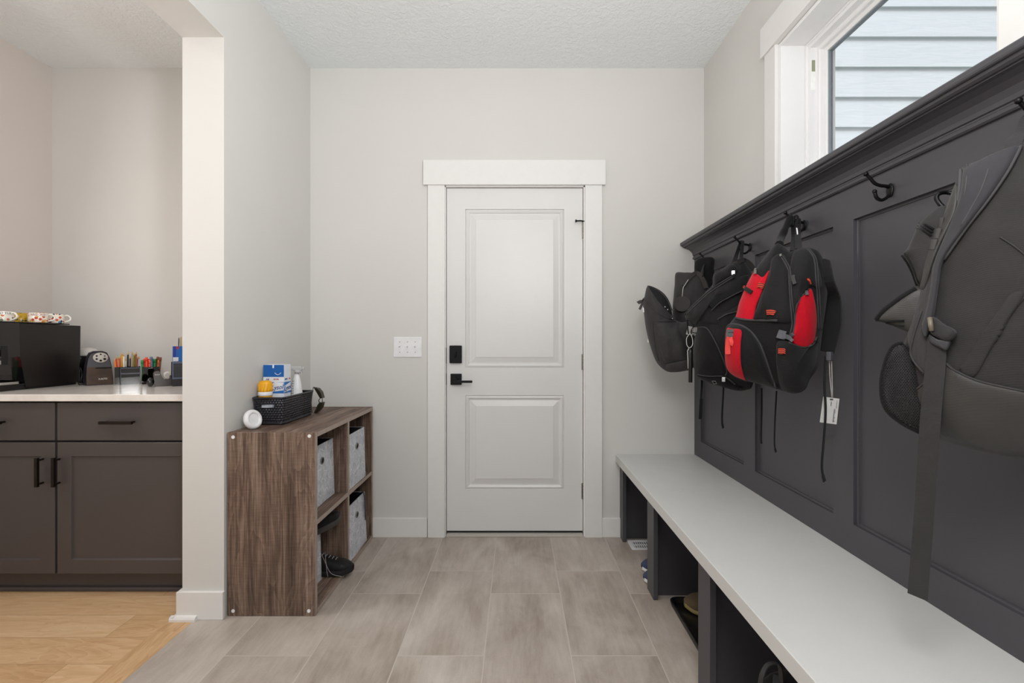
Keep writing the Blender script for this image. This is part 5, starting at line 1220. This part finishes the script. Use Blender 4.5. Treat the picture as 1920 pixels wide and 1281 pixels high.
# upper front pocket, gaping flap and mesh pocket on the far side
PF = Pillow([(1768, 386), (1746, 399), (1724, 420), (1713, 442), (1702, 466), (1692, 479), (1702, 492), (1712, 512), (1721, 536), (1738, 536), (1765, 500), (1790, 440), (1796, 400)], .93, (1745, 465), .03, .04, n=(-.7, -.7), amp=.004, seed=33, pf=4.5, per=4); PF.mesh('upper_pocket', BAGGREY, bg, 14)
FL = Pillow([(1642, 600), (1657, 581), (1690, 557), (1718, 540), (1745, 545), (1750, 590), (1735, 620), (1700, 622), (1668, 609)], .945, (1712, 582), .012, .03, n=(-.7, -.7), amp=.003, seed=34, pf=4.5, per=4); FL.mesh('open_flap', BAGGREYL, bg, 12)
b = B(); b.tube([FL.surf(x, y, .002) for x, y in [(1643, 600), (1658, 582), (1690, 558), (1718, 541)]], .0055, 7); b.tube([FL.surf(x, y, .002) for x, y in [(1643, 600.5), (1662, 603), (1697, 602)]], .0028, 7); b.tube([FL.surf(x, y, .002) for x, y in [(1662, 606), (1680, 611), (1697, 612)]], .002, 7); b.tube([PF.surf(x, y, .002) for x, y in [(1692.5, 479), (1702, 492), (1712, 512), (1721, 536)]], .0035, 7); b.tube([PF.surf(x, y, .002) for x, y in [(1697, 477), (1707, 492), (1716, 511), (1724, 533)]], .002, 7)
b.tube([PF.surf(x, y, .003) for x, y in [(1722, 424), (1736, 431), (1750, 441)]], .002, 7); b.tube([PF.surf(x, y, .003) for x, y in [(1725, 419), (1738, 426), (1752, 435)]], .002, 7); b.tube([PF.surf(x, y, .003) for x, y in [(1720, 429), (1734, 436), (1748, 447)]], .002, 7); b.build('zip_edges', BAGBLK2, bg)
MP = Pillow([(1692, 642), (1672, 652), (1658, 685), (1652, 725), (1660, 765), (1690, 793), (1735, 815), (1760, 800), (1740, 740), (1720, 680)], .945, (1695, 730), .028, .03, n=(-.72, -.69), amp=.003, seed=35); mpo = MP.mesh('mesh_pocket', NET, bg, 12)
b = B(); b.tube(MP.cord([(1692, 643), (1673, 652), (1659, 685), (1653, 725), (1661, 765), (1690, 792), (1734, 814)], .003, .0), .0042, 7); b.build('mesh_binding', BAGBLK2, mpo)
A4 = Over(P4, [bt, sd])
S4 = lambda q: .006
b = B(); pairs = [((1800, 318), (1916, 279)), ((1802, 345), (1908, 302)), ((1799, 385), (1890, 338)), ((1786, 422), (1858, 386)), ((1769, 466), (1818, 437)), ((1757, 500), (1777, 493)), ((1753, 540), (1767, 540)), ((1743, 588), (1760, 590)), ((1736, 614), (1753, 618)), ((1741, 631), (1748, 632))]
loft_pairs(b, P4, pairs, .016, .004); b.build('shoulder_strap', BAGMESH, bg)
b = B(); nP = lambda pts, o: [P4.surf(x, y, o) for x, y in pts]
b.tube(smoothc(nP([(1814, 312), (1816, 345), (1812, 388), (1800, 425), (1782, 468), (1765, 505)], .0155), 4, False), .0013, 6)
b.tube(smoothc(nP([(1859, 297), (1855, 335), (1842, 375), (1826, 405), (1808, 436)], .0195), 4, False), .0013, 6)
b.tube(smoothc(nP([(1801, 320), (1803, 345), (1800, 385), (1787, 422), (1770, 466), (1758, 500), (1754, 545), (1745, 588), (1738, 614)], .006), 4, False), .0032, 7)
b.tube(smoothc(nP([(1914, 281), (1906, 304), (1888, 340), (1856, 388), (1816, 439), (1776, 494)], .007), 4, False), .0028, 7); b.build('strap_piping', plain('piping_mid_grey', (68, 66, 68), 0.8), bg)
q = Pillow([(1796, 352), (1781, 385), (1766, 420), (1751, 452), (1739, 490), (1725, 533), (1739, 546), (1757, 502), (1771, 467), (1792, 424), (1801, 392)], 0, (1765, 450), .012, 0, base=P4, lift=.004, amp=.003, pf=3); sso = q.mesh('second_strap', BAGGREYL, bg, 10)
FS = Over(P4, [q]); SB = plain('stripe_grey', (74, 72, 71), 0.6)
for p0, p1 in (((1752, 424), (1772, 426)), ((1746, 444), (1769, 447)), ((1739, 464), (1762, 467))):
    b = B(); FS.band(b, [p0, ((p0[0] + p1[0]) / 2, (p0[1] + p1[1]) / 2), p1], 13, .002, .002); b.build('stripe', SB, sso, label='pale grey bar across the strap')
bd = Pillow([(1895, 556), (1922, 556), (1895, 598), (1860, 655), (1832, 703), (1806, 691), (1832, 648), (1866, 600)], 0, (1865, 625), .005, 0, base=P4, lift=.001, amp=.001, pf=5); bd.mesh('padded_band', BAGGREY, bg, 8)
b = B()
for pts in ([(1897, 560), (1865, 602), (1832, 650), (1806, 690)], [(1920, 562), (1890, 600), (1855, 655), (1830, 702)], [(1877, 455), (1900, 470), (1925, 490)]):
    b.tube(P4.cord(pts, .001, .0015), .0014, 6)
b.tube(A4.cord([(1781, 680), (1801, 694), (1845, 712), (1920, 728)], .001, .001), .002, 6); b.tube(A4.cord([(1694, 754), (1716, 735), (1742, 714)], .002, .001), .0022, 6); b.tube(A4.cord([(1735, 586), (1718, 640), (1716, 668), (1742, 698)], .002, .002), .002, 6)
b.build('seams', plain('seam_dark', (52, 50, 51), 0.8), bg)
q = Pillow([(1752, 602), (1760, 597), (1778, 610), (1797, 620), (1799, 630), (1786, 640), (1768, 634), (1754, 624)], 0, None, .010, 0, base=P4, lift=.020, amp=.002, fr=30, pf=5); q.mesh('folded_webbing', WEBGREY, bg, 8)
q = Pillow([(1752, 628), (1768, 636), (1790, 640), (1784, 656), (1772, 652), (1753, 642)], 0, None, .006, 0, base=P4, lift=.018, amp=.001, pf=5); q.mesh('ladder_buckle', plain('buckle_dark', (46, 46, 49), 0.5), bg, 8)
b = B(); b.tube([P4.surf(1754, 599, .030), P4.surf(1756, 611, .034), P4.surf(1758, 622, .032)], .0042, 7); b.build('buckle_bar', plain('buckle_tan', (108, 100, 84), 0.4), bg)
b = B(); pr_ = [((1750, 632), (1783, 645)), ((1744, 691), (1781, 687)), ((1735, 779), (1773, 774)), ((1727, 900), (1764, 892)), ((1720, 997), (1757, 993)), ((1713, 1086), (1749, 1100))]
hfix = P4.top(P4.uv(1765, 690)) + .010
rows = []
for l, r in zip(smoothc([p[0] for p in pr_], 6, False), smoothc([p[1] for p in pr_], 6, False)):
    row = []
    for hh in (.0015, -.0015):
        rng = [0, .25, .5, .75, 1] if hh > 0 else [1, .75, .5, .25, 0]
        for t in rng:
            p = l.lerp(r, t); uv = P4.uv(p.x, p.y); row.append(P4.W(uv, hfix + hh + .004 * math.sin(p.y * .012)))
    rows.append(row)
b.grid(rows, True, False, 0, False); n = len(rows[0]); b.add(rows[0], [list(range(n))]); b.add(rows[-1], [list(range(n))[::-1]]); b.build('webbing_tail', WEBGREY, bg)
b = B(); hp = HK[4]
b.ribbon(smoothc([P4.surf(1897, 288, .004), P4.surf(1903, 262, .0), at(1918, 246, .875), hp + Vector((-.045, 0, .015)), at(1975, 262, .83)], 6, False), (.7, -.7, 0), .024, .004); b.build('carry_handle', WEBGREY, bg)
b = B(); b.tube(smoothc([at(1800, 366, .985), at(1775, 361, 1.0), at(1760, 364, 1.0), at(1756, 372, 1.0), at(1761, 381, .995), at(1768, 388, .99)], 4, False), .0045, 8); b.build('metal_hook', BLACKM, bg, label='black bent hook')

# dark bag under the bench near the camera
gb = thing('duffel_bag', 'black bag with a loop handle standing under the near part of the bench', 'bag', (.78, 1.14, 0))
PD = Pillow([(1424, 1290), (1440, 1268), (1455, 1262), (1475, 1258), (1530, 1262), (1590, 1300), (1610, 1400), (1600, 1460), (1500, 1475), (1430, 1460), (1415, 1370)], 1.14, (1510, 1370), .05, .05, seed=41); PD.mesh('body', BAGBLK2, gb, 14)
b = B(); b.ribbon(smoothc([PD.surf(1424, 1300, .0), at(1428, 1270, 1.12), at(1437, 1250, 1.12), at(1450, 1243.5, 1.12), at(1462, 1250, 1.12), PD.surf(1466, 1270, 0)], 5, False), (.3, -.9, .2), .012, .004); b.build('loop_handle', PIPE, gb)
b = B(); PD.band(b, [(1462, 1262), (1460, 1290), (1458, 1330)], 14, .004, .004); b.build('label_strip', PIPE, gb)

# ------------------------------------------------------------------ light
w = bpy.data.worlds.new('sky'); SC.world = w; w.use_nodes = True
nt = w.node_tree; bgN = nt.nodes['Background']
bgN.inputs[0].default_value = (1.0, 0.995, 0.985, 1); bgN.inputs[1].default_value = 0.42
def area(name, loc, rot, sx, sy, power, col=(1, 1, 1)):
    l = bpy.data.lights.new(name, 'AREA'); l.shape = 'RECTANGLE'; l.size = sx; l.size_y = sy; l.energy = power; l.color = col
    o = bpy.data.objects.new(name, l); COL.objects.link(o); o.location = loc; o.rotation_euler = rot; return o
area('ceiling_lamp_nook', (-2.1, 1.0, ZC - .02), (0, 0, 0), .4, .4, 3, (1, .93, .88))
area('left_fill', (-2.6, 1.4, 1.95), (0, math.radians(-78), 0), .5, .5, 8, (1, .94, .89))  # unseen area fill, added to light the right-hand panelling from the left
pl_ = bpy.data.lights.new('room_fill', 'POINT'); pl_.energy = 33; pl_.shadow_soft_size = .28; pl_.color = (1, .985, .97)  # unseen soft point fill, added to brighten walls and ceiling
po_ = bpy.data.objects.new('room_fill', pl_); COL.objects.link(po_); po_.location = (.12, .15, 1.95)
# added off-frame spot aimed up to brighten the ceiling, imitating a bounced flash
fl_ = bpy.data.lights.new('ceiling_fill', 'SPOT'); fl_.energy = 120; fl_.spot_size = math.radians(140); fl_.spot_blend = 1.0; fl_.shadow_soft_size = .15
fo_ = bpy.data.objects.new('ceiling_fill', fl_); COL.objects.link(fo_); fo_.location = (.7, -.35, 1.5); fo_.rotation_euler = Vector((-.75, .65, 1)).to_track_quat('-Z', 'Y').to_euler()
sn_ = bpy.data.lights.new('overcast_sun', 'SUN'); sn_.energy = 1.9; sn_.angle = .6; sn_.color = (.97, .99, 1)
so_ = bpy.data.objects.new('overcast_sun', sn_); COL.objects.link(so_); so_.rotation_euler = Vector((.05, .55, -.83)).to_track_quat('-Z', 'Y').to_euler()
SC.view_settings.view_transform = 'Standard'; SC.view_settings.look = 'None'; SC.view_settings.gamma = 1; SC.view_settings.exposure = 0.5
SC.view_settings.use_curve_mapping = False
SC.cycles.max_bounces = 10; SC.cycles.diffuse_bounces = 5; SC.cycles.transparent_max_bounces = 16
SC.cycles.use_denoising = True
